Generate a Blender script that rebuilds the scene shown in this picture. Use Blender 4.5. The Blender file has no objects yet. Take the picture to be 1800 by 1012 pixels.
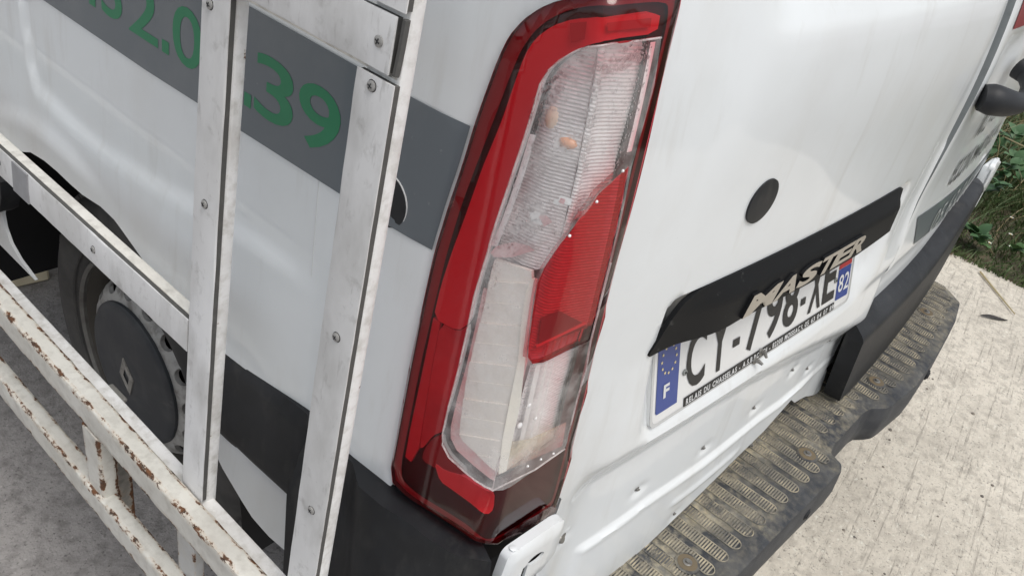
import bpy, bmesh, math, random
import numpy as np
from mathutils import Vector, Matrix
from mathutils.geometry import delaunay_2d_cdt

random.seed(7); rng = np.random.default_rng(7)
S = bpy.context.scene
COL = S.collection

# ------------------------------------------------------------------ camera
cam = bpy.data.cameras.new('camera'); co = bpy.data.objects.new('camera', cam); COL.objects.link(co)
cr = (0.65466259, -0.73364543, 0.1821573); cu = (0.31372794, 0.48293642, 0.81752504); cf = (0.6877439, 0.47805523, -0.54632547)
co.matrix_world = Matrix(((cr[0], cu[0], -cf[0], -0.47568), (cr[1], cu[1], -cf[1], -0.285003),
                          (cr[2], cu[2], -cf[2], 1.400122), (0, 0, 0, 1)))
cam.sensor_width = 36; cam.lens = 1490.66 / 1800 * 36; cam.clip_start = 0.02; cam.clip_end = 3000
S.camera = co
# ------------------------------------------------------------------ sky, sun, exposure
SUN_EL, SUN_AZ = math.radians(66), math.radians(192)      # azimuth clockwise from +Y
w = bpy.data.worlds.new('World'); S.world = w; w.use_nodes = True
nt = w.node_tree; nt.nodes.clear()
sky = nt.nodes.new('ShaderNodeTexSky'); sky.sky_type = 'NISHITA'; sky.sun_disc = False
sky.sun_elevation = SUN_EL; sky.sun_rotation = SUN_AZ; sky.dust_density = 3.0; sky.ozone_density = 1.0; sky.air_density = 1.2
hs = nt.nodes.new('ShaderNodeHueSaturation'); hs.inputs['Saturation'].default_value = 0.30
bg = nt.nodes.new('ShaderNodeBackground'); bg.inputs[1].default_value = 0.122
wo = nt.nodes.new('ShaderNodeOutputWorld')
nt.links.new(sky.outputs[0], hs.inputs['Color']); nt.links.new(hs.outputs[0], bg.inputs[0]); nt.links.new(bg.outputs[0], wo.inputs[0])
sl = bpy.data.lights.new('sun', 'SUN'); so = bpy.data.objects.new('sun', sl); COL.objects.link(so)
sl.energy = 1.0; sl.angle = math.radians(30); sl.color = (1.0, 0.955, 0.89)
sd = Vector((math.sin(SUN_AZ) * math.cos(SUN_EL), math.cos(SUN_AZ) * math.cos(SUN_EL), math.sin(SUN_EL)))
so.rotation_euler = sd.to_track_quat('Z', 'Y').to_euler(); so.location = (4, -4, 6)
S.view_settings.view_transform = 'Standard'; S.view_settings.look = 'None'
S.view_settings.exposure = 0.48; S.view_settings.gamma = 1.0; S.view_settings.use_curve_mapping = False
S.render.engine = 'CYCLES'
cy = S.cycles
cy.use_denoising = True; cy.max_bounces = 10; cy.transparent_max_bounces = 24; cy.glossy_bounces = 5
cy.caustics_reflective = False; cy.caustics_refractive = False; cy.sample_clamp_indirect = 6.0

# ------------------------------------------------------------------ materials
def N(nt, t, **kw):
    n = nt.nodes.new(t)
    for k, v in kw.items(): setattr(n, k, v)
    return n

def pos_node(nt, scale=(1, 1, 1), space='world'):
    if space == 'world':
        g = N(nt, 'ShaderNodeNewGeometry'); src = g.outputs['Position']
    else:
        g = N(nt, 'ShaderNodeTexCoord'); src = g.outputs['Object']
    m = N(nt, 'ShaderNodeMapping'); m.inputs['Scale'].default_value = scale
    nt.links.new(src, m.inputs[0]); return m.outputs[0]

def noise_mask(nt, scale, lo, hi, stretch=(1, 1, 1), detail=6, rough=.6, dist=0.0, space='world'):
    p = pos_node(nt, stretch, space)
    n = N(nt, 'ShaderNodeTexNoise'); n.inputs['Scale'].default_value = scale; n.inputs['Detail'].default_value = detail
    n.inputs['Roughness'].default_value = rough; n.inputs['Distortion'].default_value = dist
    nt.links.new(p, n.inputs['Vector'])
    r = N(nt, 'ShaderNodeMapRange'); r.inputs[1].default_value = lo; r.inputs[2].default_value = hi; r.clamp = True
    nt.links.new(n.outputs[0], r.inputs[0]); return r.outputs[0]

def mixc(nt, fac, a, b):
    m = N(nt, 'ShaderNodeMix', data_type='RGBA')
    if isinstance(fac, float): m.inputs[0].default_value = fac
    else: nt.links.new(fac, m.inputs[0])
    for i, c in ((6, a), (7, b)):
        if isinstance(c, tuple): m.inputs[i].default_value = (*c[:3], 1)
        else: nt.links.new(c, m.inputs[i])
    return m.outputs[2]

def mul(nt, a, b, op='MULTIPLY'):
    m = N(nt, 'ShaderNodeMath', operation=op)
    for i, v in enumerate((a, b)):
        if isinstance(v, (int, float)): m.inputs[i].default_value = v
        else: nt.links.new(v, m.inputs[i])
    return m.outputs[0]

def pmat(name, col, rough=.5, metal=0.0, coat=0.0, spec=.5, layers=(), bump=(), rlayers=()):
    """layers: (scale, lo, hi, stretch, colour, strength); bump: (scale, strength, dist, stretch)"""
    m = bpy.data.materials.new(name); m.use_nodes = True; nt = m.node_tree
    b = nt.nodes['Principled BSDF']
    b.inputs['Roughness'].default_value = rough; b.inputs['Metallic'].default_value = metal
    b.inputs['Specular IOR Level'].default_value = spec
    b.inputs['Coat Weight'].default_value = coat; b.inputs['Coat Roughness'].default_value = .06
    cur = (*col, 1)
    cur_sock = None
    for (sc, lo, hi, st, c2, k) in layers:
        f = mul(nt, noise_mask(nt, sc, lo, hi, st), k)
        cur_sock = mixc(nt, f, cur_sock if cur_sock else tuple(col), c2)
    if cur_sock: nt.links.new(cur_sock, b.inputs['Base Color'])
    else: b.inputs['Base Color'].default_value = cur
    nrm = None
    for (sc, stg, dist, st) in bump:
        p = pos_node(nt, st); n = N(nt, 'ShaderNodeTexNoise'); n.inputs['Scale'].default_value = sc; n.inputs['Detail'].default_value = 5
        nt.links.new(p, n.inputs['Vector'])
        bp = N(nt, 'ShaderNodeBump'); bp.inputs['Strength'].default_value = stg; bp.inputs['Distance'].default_value = dist
        nt.links.new(n.outputs[0], bp.inputs['Height'])
        if nrm: nt.links.new(nrm, bp.inputs['Normal'])
        nrm = bp.outputs[0]
    if nrm: nt.links.new(nrm, b.inputs['Normal'])
    for (sc, lo, hi, st, r0, r1) in rlayers:
        f = noise_mask(nt, sc, lo, hi, st)
        r = N(nt, 'ShaderNodeMapRange'); r.inputs[3].default_value = r0; r.inputs[4].default_value = r1
        nt.links.new(f, r.inputs[0]); nt.links.new(r.outputs[0], b.inputs['Roughness'])
    return m

def lens_mat(name, tint, haze=0.0, haze_col=(.8, .8, .8), hz=(40, .45, .7), bump=0.0):
    """thin moulded plastic: tinted see-through sheet with a gloss that grows at grazing angles"""
    m = bpy.data.materials.new(name); m.use_nodes = True; nt = m.node_tree
    for n in list(nt.nodes):
        if n.type == 'BSDF_PRINCIPLED': nt.nodes.remove(n)
    out = [n for n in nt.nodes if n.type == 'OUTPUT_MATERIAL'][0]
    tr = N(nt, 'ShaderNodeBsdfTransparent'); tr.inputs[0].default_value = (*tint, 1)
    gl = N(nt, 'ShaderNodeBsdfGlossy'); gl.inputs['Roughness'].default_value = .07; gl.inputs[0].default_value = (1, 1, 1, 1)
    gm = N(nt, 'ShaderNodeNewGeometry'); dt = N(nt, 'ShaderNodeVectorMath', operation='DOT_PRODUCT')
    nt.links.new(gm.outputs['Normal'], dt.inputs[0]); nt.links.new(gm.outputs['Incoming'], dt.inputs[1])
    c_ = mul(nt, 1.0, mul(nt, dt.outputs['Value'], 0.0, 'ABSOLUTE'), 'SUBTRACT')
    frs = mul(nt, mul(nt, mul(nt, c_, 5.0, 'POWER'), .90), .045, 'ADD')      # same from both sides: a thin sheet
    base = tr.outputs[0]
    if haze > 0:
        df = N(nt, 'ShaderNodeBsdfPrincipled'); df.inputs['Base Color'].default_value = (*haze_col, 1); df.inputs['Roughness'].default_value = .5
        f = mul(nt, noise_mask(nt, hz[0], hz[1], hz[2]), haze)
        mx = N(nt, 'ShaderNodeMixShader'); nt.links.new(f, mx.inputs[0]); nt.links.new(base, mx.inputs[1]); nt.links.new(df.outputs[0], mx.inputs[2])
        base = mx.outputs[0]
    if bump:
        p = pos_node(nt); n = N(nt, 'ShaderNodeTexNoise'); n.inputs['Scale'].default_value = 420; n.inputs['Detail'].default_value = 2
        nt.links.new(p, n.inputs['Vector'])
        bp = N(nt, 'ShaderNodeBump'); bp.inputs['Strength'].default_value = bump; bp.inputs['Distance'].default_value = .001
        nt.links.new(n.outputs[0], bp.inputs['Height']); nt.links.new(bp.outputs[0], gl.inputs['Normal'])
    mx = N(nt, 'ShaderNodeMixShader'); nt.links.new(frs, mx.inputs[0]); nt.links.new(base, mx.inputs[1]); nt.links.new(gl.outputs[0], mx.inputs[2])
    nt.links.new(mx.outputs[0], out.inputs[0]); return m

one = (1, 1, 1)
PAINT = pmat('white_van_paint', (.755, .785, .80), .36, coat=.60, layers=[
    (3.0, .46, .74, one, (.62, .63, .63), .45), (26, .56, .76, (1, 1, .16), (.52, .51, .48), .40), (7, .52, .70, (1, 1, .5), (.64, .64, .62), .35),
    (260, .745, .78, one, (.16, .14, .12), .8)], bump=[(2.2, .05, .01, one)])
PAINTLOW = PAINT
VINYL = pmat('grey_vinyl', (.115, .135, .152), .33, coat=.3, layers=[(6, .5, .8, one, (.20, .21, .215), .5), (90, .68, .75, one, (.3, .3, .3), .5)])
GREEN = pmat('green_vinyl', (.018, .185, .085), .38, layers=[(14, .5, .8, one, (.03, .22, .11), .6)])
TEXTGREY = pmat('dark_grey_vinyl', (.075, .08, .09), .4, layers=[(30, .5, .75, one, (.28, .28, .28), .5)])
TEXTWHITE = pmat('white_vinyl', (.62, .63, .63), .4)
BLACKPL = pmat('black_plastic', (.0095, .0105, .0125), .52, spec=.38, layers=[(9, .42, .75, one, (.026, .028, .032), .8), (34, .55, .78, (1, 1, .4), (.060, .058, .054), .55),
    (300, .72, .76, one, (.3, .3, .28), .6)], bump=[(900, .25, .0006, one)])
TRIMPL = pmat('trim_plastic', (.0065, .007, .008), .55, spec=.18, layers=[(60, .66, .75, one, (.08, .08, .08), .5)], bump=[(1100, .1, .0004, one)])
RUBBER = pmat('dark_rubber', (.035, .036, .038), .7, layers=[(40, .5, .8, one, (.10, .10, .095), .6)])
SEAL = pmat('grey_seal', (.27, .29, .295), .55, layers=[(30, .5, .75, one, (.16, .165, .165), .7)])
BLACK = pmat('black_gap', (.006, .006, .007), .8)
GASKET = pmat('black_gasket', (.055, .05, .048), .45)
CHROME = pmat('badge_metal', (.50, .47, .42), .36, metal=.75)
STEEL = pmat('bolt_steel', (.24, .235, .22), .42, metal=.7, layers=[(120, .55, .7, one, (.13, .10, .08), .8)])
SCREWM = pmat('dull_screw_steel', (.38, .375, .36), .45, metal=.4, layers=[(200, .5, .7, one, (.2, .19, .18), .7)])

def step_material():
    m = bpy.data.materials.new('dusty_step_plastic'); m.use_nodes = True; nt = m.node_tree; b = nt.nodes['Principled BSDF']
    g = N(nt, 'ShaderNodeNewGeometry'); sx = N(nt, 'ShaderNodeSeparateXYZ'); nt.links.new(g.outputs['Normal'], sx.inputs[0])
    up = N(nt, 'ShaderNodeMapRange'); up.inputs[1].default_value = .45; up.inputs[2].default_value = .95; nt.links.new(sx.outputs[2], up.inputs[0])
    d1 = noise_mask(nt, 17, .43, .60, (.8, 1, 1)); d2 = noise_mask(nt, 80, .42, .62)
    d3 = noise_mask(nt, 6.5, .42, .58)
    f = mul(nt, mul(nt, d1, d2, 'ADD'), .48); gy = N(nt, 'ShaderNodeSeparateXYZ'); nt.links.new(g.outputs['Position'], gy.inputs[0]); gr_ = N(nt, 'ShaderNodeMapRange'); gr_.inputs[1].default_value = -.135; gr_.inputs[2].default_value = -.03; gr_.inputs[3].default_value = .38; gr_.inputs[4].default_value = 1.0; nt.links.new(gy.outputs[1], gr_.inputs[0])
    f = mul(nt, f, gr_.outputs[0]); f = mul(nt, f, up.outputs[0]); f = mul(nt, f, mul(nt, mul(nt, d3, .65), .42, 'ADD'))
    base = mixc(nt, noise_mask(nt, 30, .4, .7), (.022, .025, .031), (.05, .053, .058))
    dust = mixc(nt, noise_mask(nt, 45, .4, .65), (.46, .40, .27), (.27, .26, .225))
    nt.links.new(mixc(nt, f, base, dust), b.inputs['Base Color'])
    b.inputs['Roughness'].default_value = .62
    n = N(nt, 'ShaderNodeTexNoise'); n.inputs['Scale'].default_value = 600; nt.links.new(pos_node(nt), n.inputs['Vector'])
    bp = N(nt, 'ShaderNodeBump'); bp.inputs['Strength'].default_value = .4; bp.inputs['Distance'].default_value = .001
    nt.links.new(n.outputs[0], bp.inputs['Height']); nt.links.new(bp.outputs[0], b.inputs['Normal'])
    return m
STEP = step_material()
STEPRIB = pmat('dusty_tread_ribs', (.24, .22, .175), .7, layers=[(14, .44, .60, one, (.075, .076, .078), .9), (45, .47, .66, one, (.46, .40, .28), .85)])

def rust_paint(name, col, col2, thr, rust_hi=1.0, streak=0.4):
    """paint flaking to rust where the 'edge' attribute is high"""
    m = bpy.data.materials.new(name); m.use_nodes = True; nt = m.node_tree; b = nt.nodes['Principled BSDF']
    at = N(nt, 'ShaderNodeAttribute', attribute_name='edge')
    n1 = N(nt, 'ShaderNodeTexNoise'); n1.inputs['Scale'].default_value = 75; n1.inputs['Detail'].default_value = 11; n1.inputs['Roughness'].default_value = .76
    nt.links.new(pos_node(nt, (1, .55, 1)), n1.inputs['Vector'])
    s = mul(nt, mul(nt, at.outputs['Fac'], .26), n1.outputs[0], 'ADD')
    r = N(nt, 'ShaderNodeMapRange'); r.inputs[1].default_value = thr; r.inputs[2].default_value = thr + .025; nt.links.new(s, r.inputs[0])
    halo = N(nt, 'ShaderNodeMapRange'); halo.inputs[1].default_value = thr - .09; halo.inputs[2].default_value = thr + .01; nt.links.new(s, halo.inputs[0])
    paint = mixc(nt, noise_mask(nt, 9, .4, .75, (1, .5, 1)), col, col2)
    paint = mixc(nt, mul(nt, noise_mask(nt, 60, .48, .70), .55), paint, (.42, .40, .35))
    paint = mixc(nt, mul(nt, noise_mask(nt, 14, .48, .70), .5), paint, (.44, .42, .38))
    paint = mixc(nt, mul(nt, halo.outputs[0], streak), paint, (.52, .36, .22))
    rust = mixc(nt, noise_mask(nt, 120, .35, .65), (.045, .028, .02), (.17, .072, .03))
    nt.links.new(mixc(nt, r.outputs[0], paint, rust), b.inputs['Base Color'])
    rr = N(nt, 'ShaderNodeMapRange'); rr.inputs[3].default_value = .36; rr.inputs[4].default_value = .85
    nt.links.new(r.outputs[0], rr.inputs[0]); nt.links.new(rr.outputs[0], b.inputs['Roughness'])
    bp = N(nt, 'ShaderNodeBump'); bp.inputs['Strength'].default_value = .6; bp.inputs['Distance'].default_value = .0012; bp.invert = True
    nt.links.new(s, bp.inputs['Height']); nt.links.new(bp.outputs[0], b.inputs['Normal'])
    return m
RUSTY = rust_paint('chipped_cream_paint', (.70, .685, .63), (.60, .58, .52), .765)
POSTP = rust_paint('white_post_paint', (.86, .86, .85), (.78, .775, .76), .915, streak=.12)
RAILP = rust_paint('cream_rail_paint', (.82, .80, .74), (.74, .71, .64), .90, streak=.15)
STRIP = pmat('scuffed_white_strip', (.76, .76, .76), .42, layers=[(5, .40, .66, (1, 1, .5), (.54, .535, .52), .7), (13, .48, .68, (1, 1, .45), (.44, .435, .42), .75), (48, .58, .74, one, (.34, .33, .315), .6),
    (110, .60, .70, (1, 1, .22), (.30, .29, .275), .45), (190, .70, .76, one, (.16, .15, .14), .7)], bump=[(60, .15, .001, one)])
RUBBERSTRIP = pmat('grey_rubber_strip', (.085, .083, .078), .75, layers=[(80, .5, .8, one, (.14, .135, .125), .7)])

RED = lens_mat('red_lens_plastic', (.73, .088, .118))
CLEAR = lens_mat('clear_lens_plastic', (.99, .99, .99), .42, (.88, .87, .86), (26, .36, .72), .12)
CLEARB = lens_mat('clear_moulded_edge', (.93, .90, .90), .55, (.85, .80, .79), (90, .2, .6))
WATER = bpy.data.materials.new('water_droplets'); WATER.use_nodes = True; _nt = WATER.node_tree
_b = _nt.nodes['Principled BSDF']; _b.inputs['Transmission Weight'].default_value = 1.0; _b.inputs['IOR'].default_value = 1.33; _b.inputs['Roughness'].default_value = .0; _b.inputs['Base Color'].default_value = (1, 1, 1, 1)
_t = N(_nt, 'ShaderNodeBsdfTransparent'); _m = N(_nt, 'ShaderNodeMixShader'); _m.inputs[0].default_value = .62
_nt.links.new(_t.outputs[0], _m.inputs[1]); _nt.links.new(_b.outputs[0], _m.inputs[2]); _nt.links.new(_m.outputs[0], [n for n in _nt.nodes if n.type == 'OUTPUT_MATERIAL'][0].inputs[0])
SILVER = pmat('silvered_reflector', (.77, .735, .73), .22, metal=.10, layers=[(18, .45, .7, one, (.58, .54, .53), .6)])
BRIGHT = pmat('pale_reflector', (.90, .90, .90), .3)
MIDREF = pmat('dull_reflector', (.22, .22, .22), .4, layers=[(30, .4, .7, one, (.12, .12, .12), .7)])
SOFTREF = pmat('soft_reflector', (.52, .52, .52), .4)
DARKREF = pmat('dark_housing', (.035, .030, .030), .5, layers=[(22, .4, .7, one, (.06, .05, .05), .6)])
CREAM = pmat('frosted_cream_plastic', (.87, .825, .775), .5, layers=[(22, .42, .7, one, (.83, .775, .71), .6), (150, .5, .7, one, (.86, .83, .80), .5)])
CREAMEDGE = pmat('cream_plastic_edge', (.88, .84, .75), .4)
RESIDUE = lens_mat('yellow_residue', (1, .97, .88), .62, (.70, .61, .42), (22, .15, .75))
ORANGE = pmat('orange_bulb_glass', (.80, .36, .17), .3, coat=.4)
PEACH = pmat('peach_bulb_glass', (.86, .66, .52), .35, coat=.3)
PLATEW = pmat('plate_reflective_white', (.70, .705, .70), .3, coat=.5, layers=[(20, .5, .8, one, (.62, .62, .60), .5)])
PLATEB = pmat('plate_blue', (.015, .045, .24), .35, coat=.4)
PLATER = pmat('plate_red', (.42, .02, .03), .35, coat=.4)
PLATEK = pmat('plate_black', (.012, .012, .013), .4)
YELLOW = pmat('star_gold', (.72, .62, .30), .4)
TYRE = pmat('tyre_rubber', (.040, .039, .038), .72, layers=[(14, .4, .7, one, (.085, .08, .074), .8)], bump=[(300, .25, .001, one)])
RIMM = pmat('painted_steel_rim', (.42, .42, .41), .5, metal=.25, layers=[(40, .46, .62, one, (.16, .15, .14), .75), (9, .4, .7, one, (.28, .27, .25), .6)])
RIMLIP = pmat('grimy_rim_lip', (.15, .145, .135), .5, metal=.2, layers=[(30, .4, .7, one, (.07, .065, .06), .7)])
RIMDARK = pmat('brake_dust_barrel', (.075, .068, .058), .6)
HUBCAP = pmat('hub_cap_plastic', (.024, .028, .034), .5, layers=[(12, .45, .7, one, (.055, .058, .062), .8), (50, .62, .75, (1, .3, 1), (.12, .12, .12), .5)])
EMBLEM = pmat('worn_emblem', (.30, .29, .27), .5, metal=.3, layers=[(80, .45, .7, one, (.13, .12, .11), .7)])
REDSTICK = pmat('red_sticker', (.20, .010, .016), .4, layers=[(18, .45, .7, one, (.24, .05, .05), .6)])

# ------------------------------------------------------------------ object helpers
def link(o, parent=None):
    COL.objects.link(o)
    if parent is not None:
        o.parent = parent
        o.matrix_parent_inverse = parent.matrix_world.inverted()
    return o

def thing(name, label, cat, loc=(0, 0, 0), group=None):
    o = bpy.data.objects.new(name, None); COL.objects.link(o); o.location = loc
    o.empty_display_size = .2
    o.matrix_world = Matrix.Translation(loc)
    o['label'] = label; o['category'] = cat
    if group: o['group'] = group
    return o

class MB:
    def __init__(s): s.v = []; s.f = []; s.mi = []
    def add(s, v, f, mi=0):
        b = len(s.v); s.v += [tuple(p) for p in v]; s.f += [tuple(i + b for i in q) for q in f]; s.mi += [mi] * len(f); return s
    def box(s, c, ux, uy, uz, hx, hy, hz, mi=0, bev=0.0):
        c = np.array(c, float); ux, uy, uz = (np.array(q, float) for q in (ux, uy, uz))
        P = []
        if bev <= 0:
            for a in (-1, 1):
                for b in (-1, 1):
                    for d in (-1, 1): P.append(c + ux * hx * a + uy * hy * b + uz * hz * d)
            F = [(0, 1, 3, 2), (4, 6, 7, 5), (0, 4, 5, 1), (2, 3, 7, 6), (0, 2, 6, 4), (1, 5, 7, 3)]
        else:
            for z in (-1, 1):
                for (k) in ((hx, hy - bev, hz - bev), (hx - bev, hy, hz - bev), (hx - bev, hy - bev, hz)):
                    pass
            lv = [(-1, hx - bev, hy - bev, hz), (-1, hx, hy, hz - bev), (1, hx, hy, hz - bev), (1, hx - bev, hy - bev, hz)]
            for (sg, a, b, d) in lv:
                bb = min(bev, a * .5, b * .5)
                ring = [(a, b - bb), (a - bb, b), (-a + bb, b), (-a, b - bb), (-a, -b + bb), (-a + bb, -b), (a - bb, -b), (a, -b + bb)]
                for (q, r) in ring: P.append(c + ux * q + uy * r + uz * d * sg)
            F = [tuple(range(7, -1, -1)), tuple(range(24, 32))]
            for l in range(3):
                for i in range(8):
                    j = (i + 1) % 8; F.append((l * 8 + i, l * 8 + j, l * 8 + 8 + j, l * 8 + 8 + i))
        return s.add(P, F, mi)
    def tube(s, pts, r, n=6, mi=0, cap=True):
        pts = [np.array(p, float) for p in pts]; P = []; F = []
        rr = r if hasattr(r, '__len__') else [r] * len(pts)
        for i, p in enumerate(pts):
            d = pts[min(i + 1, len(pts) - 1)] - pts[max(i - 1, 0)]; d /= (np.linalg.norm(d) + 1e-12)
            a = np.cross(d, (0, 0, 1)) if abs(d[2]) < .9 else np.cross(d, (1, 0, 0)); a /= np.linalg.norm(a); b = np.cross(d, a)
            for k in range(n):
                t = 2 * math.pi * k / n; P.append(p + (a * math.cos(t) + b * math.sin(t)) * rr[i])
        for i in range(len(pts) - 1):
            for k in range(n):
                j = (k + 1) % n; F.append((i * n + k, i * n + j, (i + 1) * n + j, (i + 1) * n + k))
        if cap: F += [tuple(range(n - 1, -1, -1)), tuple(range((len(pts) - 1) * n, len(pts) * n))]
        return s.add(P, F, mi)
    def disc(s, c, nrm, r, h, n=16, mi=0, dome=0.0):
        c = np.array(c, float); d = np.array(nrm, float); d /= np.linalg.norm(d)
        a = np.cross(d, (0, 0, 1)) if abs(d[2]) < .9 else np.cross(d, (1, 0, 0)); a /= np.linalg.norm(a); b = np.cross(d, a)
        P = []
        lev = [(r, 0), (r, h * .7), (r * .86, h)] if not dome else [(r, 0), (r, h), (r * .75, h + dome * .6), (r * .4, h + dome * .93)]
        for (q, z) in lev:
            for k in range(n):
                t = 2 * math.pi * k / n; P.append(c + (a * math.cos(t) + b * math.sin(t)) * q + d * z)
        F = []
        for l in range(len(lev) - 1):
            for k in range(n):
                j = (k + 1) % n; F.append((l * n + k, l * n + j, l * n + n + j, l * n + n + k))
        F.append(tuple(range((len(lev) - 1) * n, len(lev) * n)))
        return s.add(P, F, mi)
    def obj(s, name, mats, parent=None, smooth=True, ang=35, attr=None):
        me = bpy.data.meshes.new(name); me.from_pydata(s.v, [], s.f)
        mats = mats if isinstance(mats, (list, tuple)) else [mats]
        for m in mats: me.materials.append(m)
        if len(mats) > 1: me.polygons.foreach_set('material_index', s.mi)
        if attr is not None:
            a = me.attributes.new('edge', 'FLOAT', 'POINT'); a.data.foreach_set('value', attr)
        if smooth:
            me.polygons.foreach_set('use_smooth', [True] * len(me.polygons)); me.set_sharp_from_angle(angle=math.radians(ang))
        me.update()
        return link(bpy.data.objects.new(name, me), parent)

def inside(poly, P):
    P = np.asarray(P); poly = np.asarray(poly); x, y = P[:, 0], P[:, 1]; r = np.zeros(len(P), bool)
    j = len(poly) - 1
    for i in range(len(poly)):
        xi, yi = poly[i]; xj, yj = poly[j]
        c = ((yi > y) != (yj > y)) & (x < (xj - xi) * (y - yi) / (yj - yi + 1e-15) + xi)
        r ^= c; j = i
    return r

def edist(poly, P, closed=True):
    P = np.asarray(P, float); d = np.full(len(P), 1e9); n = len(poly)
    for i in range(n if closed else n - 1):
        a = np.array(poly[i], float); b = np.array(poly[(i + 1) % n], float); ab = b - a
        t = np.clip(((P - a) @ ab) / (ab @ ab + 1e-15), 0, 1); d = np.minimum(d, np.hypot(*(P - (a + t[:, None] * ab)).T))
    return d

def dens(poly, m):
    out = []
    for i in range(len(poly)):
        a = np.array(poly[i]); b = np.array(poly[(i + 1) % len(poly)]); k = max(1, int(np.ceil(np.linalg.norm(b - a) / m)))
        for q in range(k): out.append(tuple(a + (b - a) * q / k))
    return out

def rounded(poly, r, seg=4):
    out = []; n = len(poly)
    for i in range(n):
        p = np.array(poly[i], float); a = np.array(poly[i - 1], float) - p; b = np.array(poly[(i + 1) % n], float) - p
        la, lb = np.linalg.norm(a), np.linalg.norm(b); q = min(r, la * .45, lb * .45)
        A = p + a / la * q; Bq = p + b / lb * q
        for k in range(seg + 1):
            t = k / seg; out.append(tuple((1 - t) ** 2 * A + 2 * t * (1 - t) * p + t * t * Bq))
    return out

def fill2d(poly, holes=(), step=.02, fine=(), edge=None):
    """triangulate a 2D outline with holes on a grid; fine = [(x0,y0,x1,y1,step)]"""
    edge = edge or step
    loops = [dens(poly, edge)] + [dens(h, edge) for h in holes]
    V = []; E = []
    for L in loops:
        b = len(V); V += L; E += [(b + i, b + (i + 1) % len(L)) for i in range(len(L))]
    nb = len(V)
    pa = np.array(poly); lo = pa.min(0); hi = pa.max(0)
    def grid(x0, y0, x1, y1, st):
        sx, sy = st if hasattr(st, '__len__') else (st, st)
        gx = np.arange(x0 + sx * .5, x1, sx); gy = np.arange(y0 + sy * .5, y1, sy)
        if len(gx) == 0 or len(gy) == 0: return np.zeros((0, 2)), min(sx, sy)
        X, Y = np.meshgrid(gx, gy); return np.stack([X.ravel(), Y.ravel()], 1), min(sx, sy)
    allp = []
    g, st = grid(*lo, *hi, step)
    for f in fine: g = g[~((g[:, 0] > f[0]) & (g[:, 0] < f[2]) & (g[:, 1] > f[1]) & (g[:, 1] < f[3]))]
    allp.append((g, st))
    for f in fine: allp.append(grid(max(f[0], lo[0]), max(f[1], lo[1]), min(f[2], hi[0]), min(f[3], hi[1]), f[4]))
    for g, st in allp:
        if len(g) == 0: continue
        k = inside(poly, g)
        for h in holes: k &= ~inside(h, g)
        g = g[k]
        if len(g) == 0: continue
        d = np.min([edist(L, g) for L in [poly] + list(holes)], axis=0)
        V += [tuple(p) for p in g[d > st * .35]]
    r = delaunay_2d_cdt([Vector(p) for p in V], E, [], 0, 1e-7)
    OV = np.array([tuple(p) for p in r[0]]); F = np.array([f for f in r[2] if len(f) == 3])
    c = OV[F].mean(1); k = inside(poly, c)
    for h in holes: k &= ~inside(h, c)
    F = F[k]
    # boundary edges
    cnt = {}
    for f in F:
        for a, b in ((f[0], f[1]), (f[1], f[2]), (f[2], f[0])):
            if (b, a) in cnt: del cnt[(b, a)]
            else: cnt[(a, b)] = 1
    return OV, F, list(cnt.keys())

def patch(name, mats, parent, poly, fmap, h=0.0, holes=(), step=.02, fine=(), edge=None, thick=0.0, ang=35, flip=False, back=False):
    """a skin piece: 2D outline -> fmap(P, h) -> 3D, with a skirt 'thick' deep along its edges"""
    OV, F, BE = fill2d(poly, holes, step, fine, edge)
    H = h(OV) if callable(h) else np.full(len(OV), float(h))
    P = fmap(OV, H)
    mb = MB(); mb.add(P, F)
    if thick:
        P2 = fmap(OV, H - thick); b = len(mb.v); mb.v += [tuple(p) for p in P2]
        for (a, c) in BE: mb.f.append((c, a, a + b, c + b)); mb.mi.append(0)
        if back:
            for f in F: mb.f.append((f[2] + b, f[1] + b, f[0] + b)); mb.mi.append(0)
    if flip: mb.f = [tuple(reversed(f)) for f in mb.f]
    return mb.obj(name, mats, parent, ang=ang)

# ------------------------------------------------------------------ the van's skin as a surface (s across the corner, z up, h proud)
def Dd(x): return -.035 + .073 * (1 - x) ** 2
_CR = np.array([.022, .030])
def _plan():
    side = [np.array(p) for p in [(0.0, 4.6), (0.0, .30), (0.0, .205), (.0035, .152), (.0125, .088)]]
    d1 = _CR - side[-1]; d1 /= np.linalg.norm(d1); pe = np.array([.145, Dd(.145)]); d2 = pe - _CR; d2 /= np.linalg.norm(d2)
    r = .007; A = _CR - d1 * r * 1.6; Bq = _CR + d2 * r * 1.6; pts = side + [A]
    for k in range(1, 8): t = k / 8; pts.append((1 - t) ** 2 * A + 2 * t * (1 - t) * _CR + t * t * Bq)
    pts.append(Bq)
    for xx in np.concatenate([np.linspace(.06, .145, 4), np.linspace(.2, 1.9, 35)]):
        pts.append(np.array([xx, Dd(xx) if xx >= .145 else (_CR + d2 * ((xx - _CR[0]) / d2[0]))[1]]))
    pts += [np.array(p) for p in [(1.955, .0368), (1.985, .055), (2.0, .09), (2.0, 4.6)]]
    P = np.array(pts); sg = np.r_[0, np.cumsum(np.linalg.norm(np.diff(P, axis=0), axis=1))]
    i0 = np.argmin(np.linalg.norm(P - ((A + 2 * _CR + Bq) / 4), axis=1)); return P, sg - sg[i0]
_PP, _SS = _plan()
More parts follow.
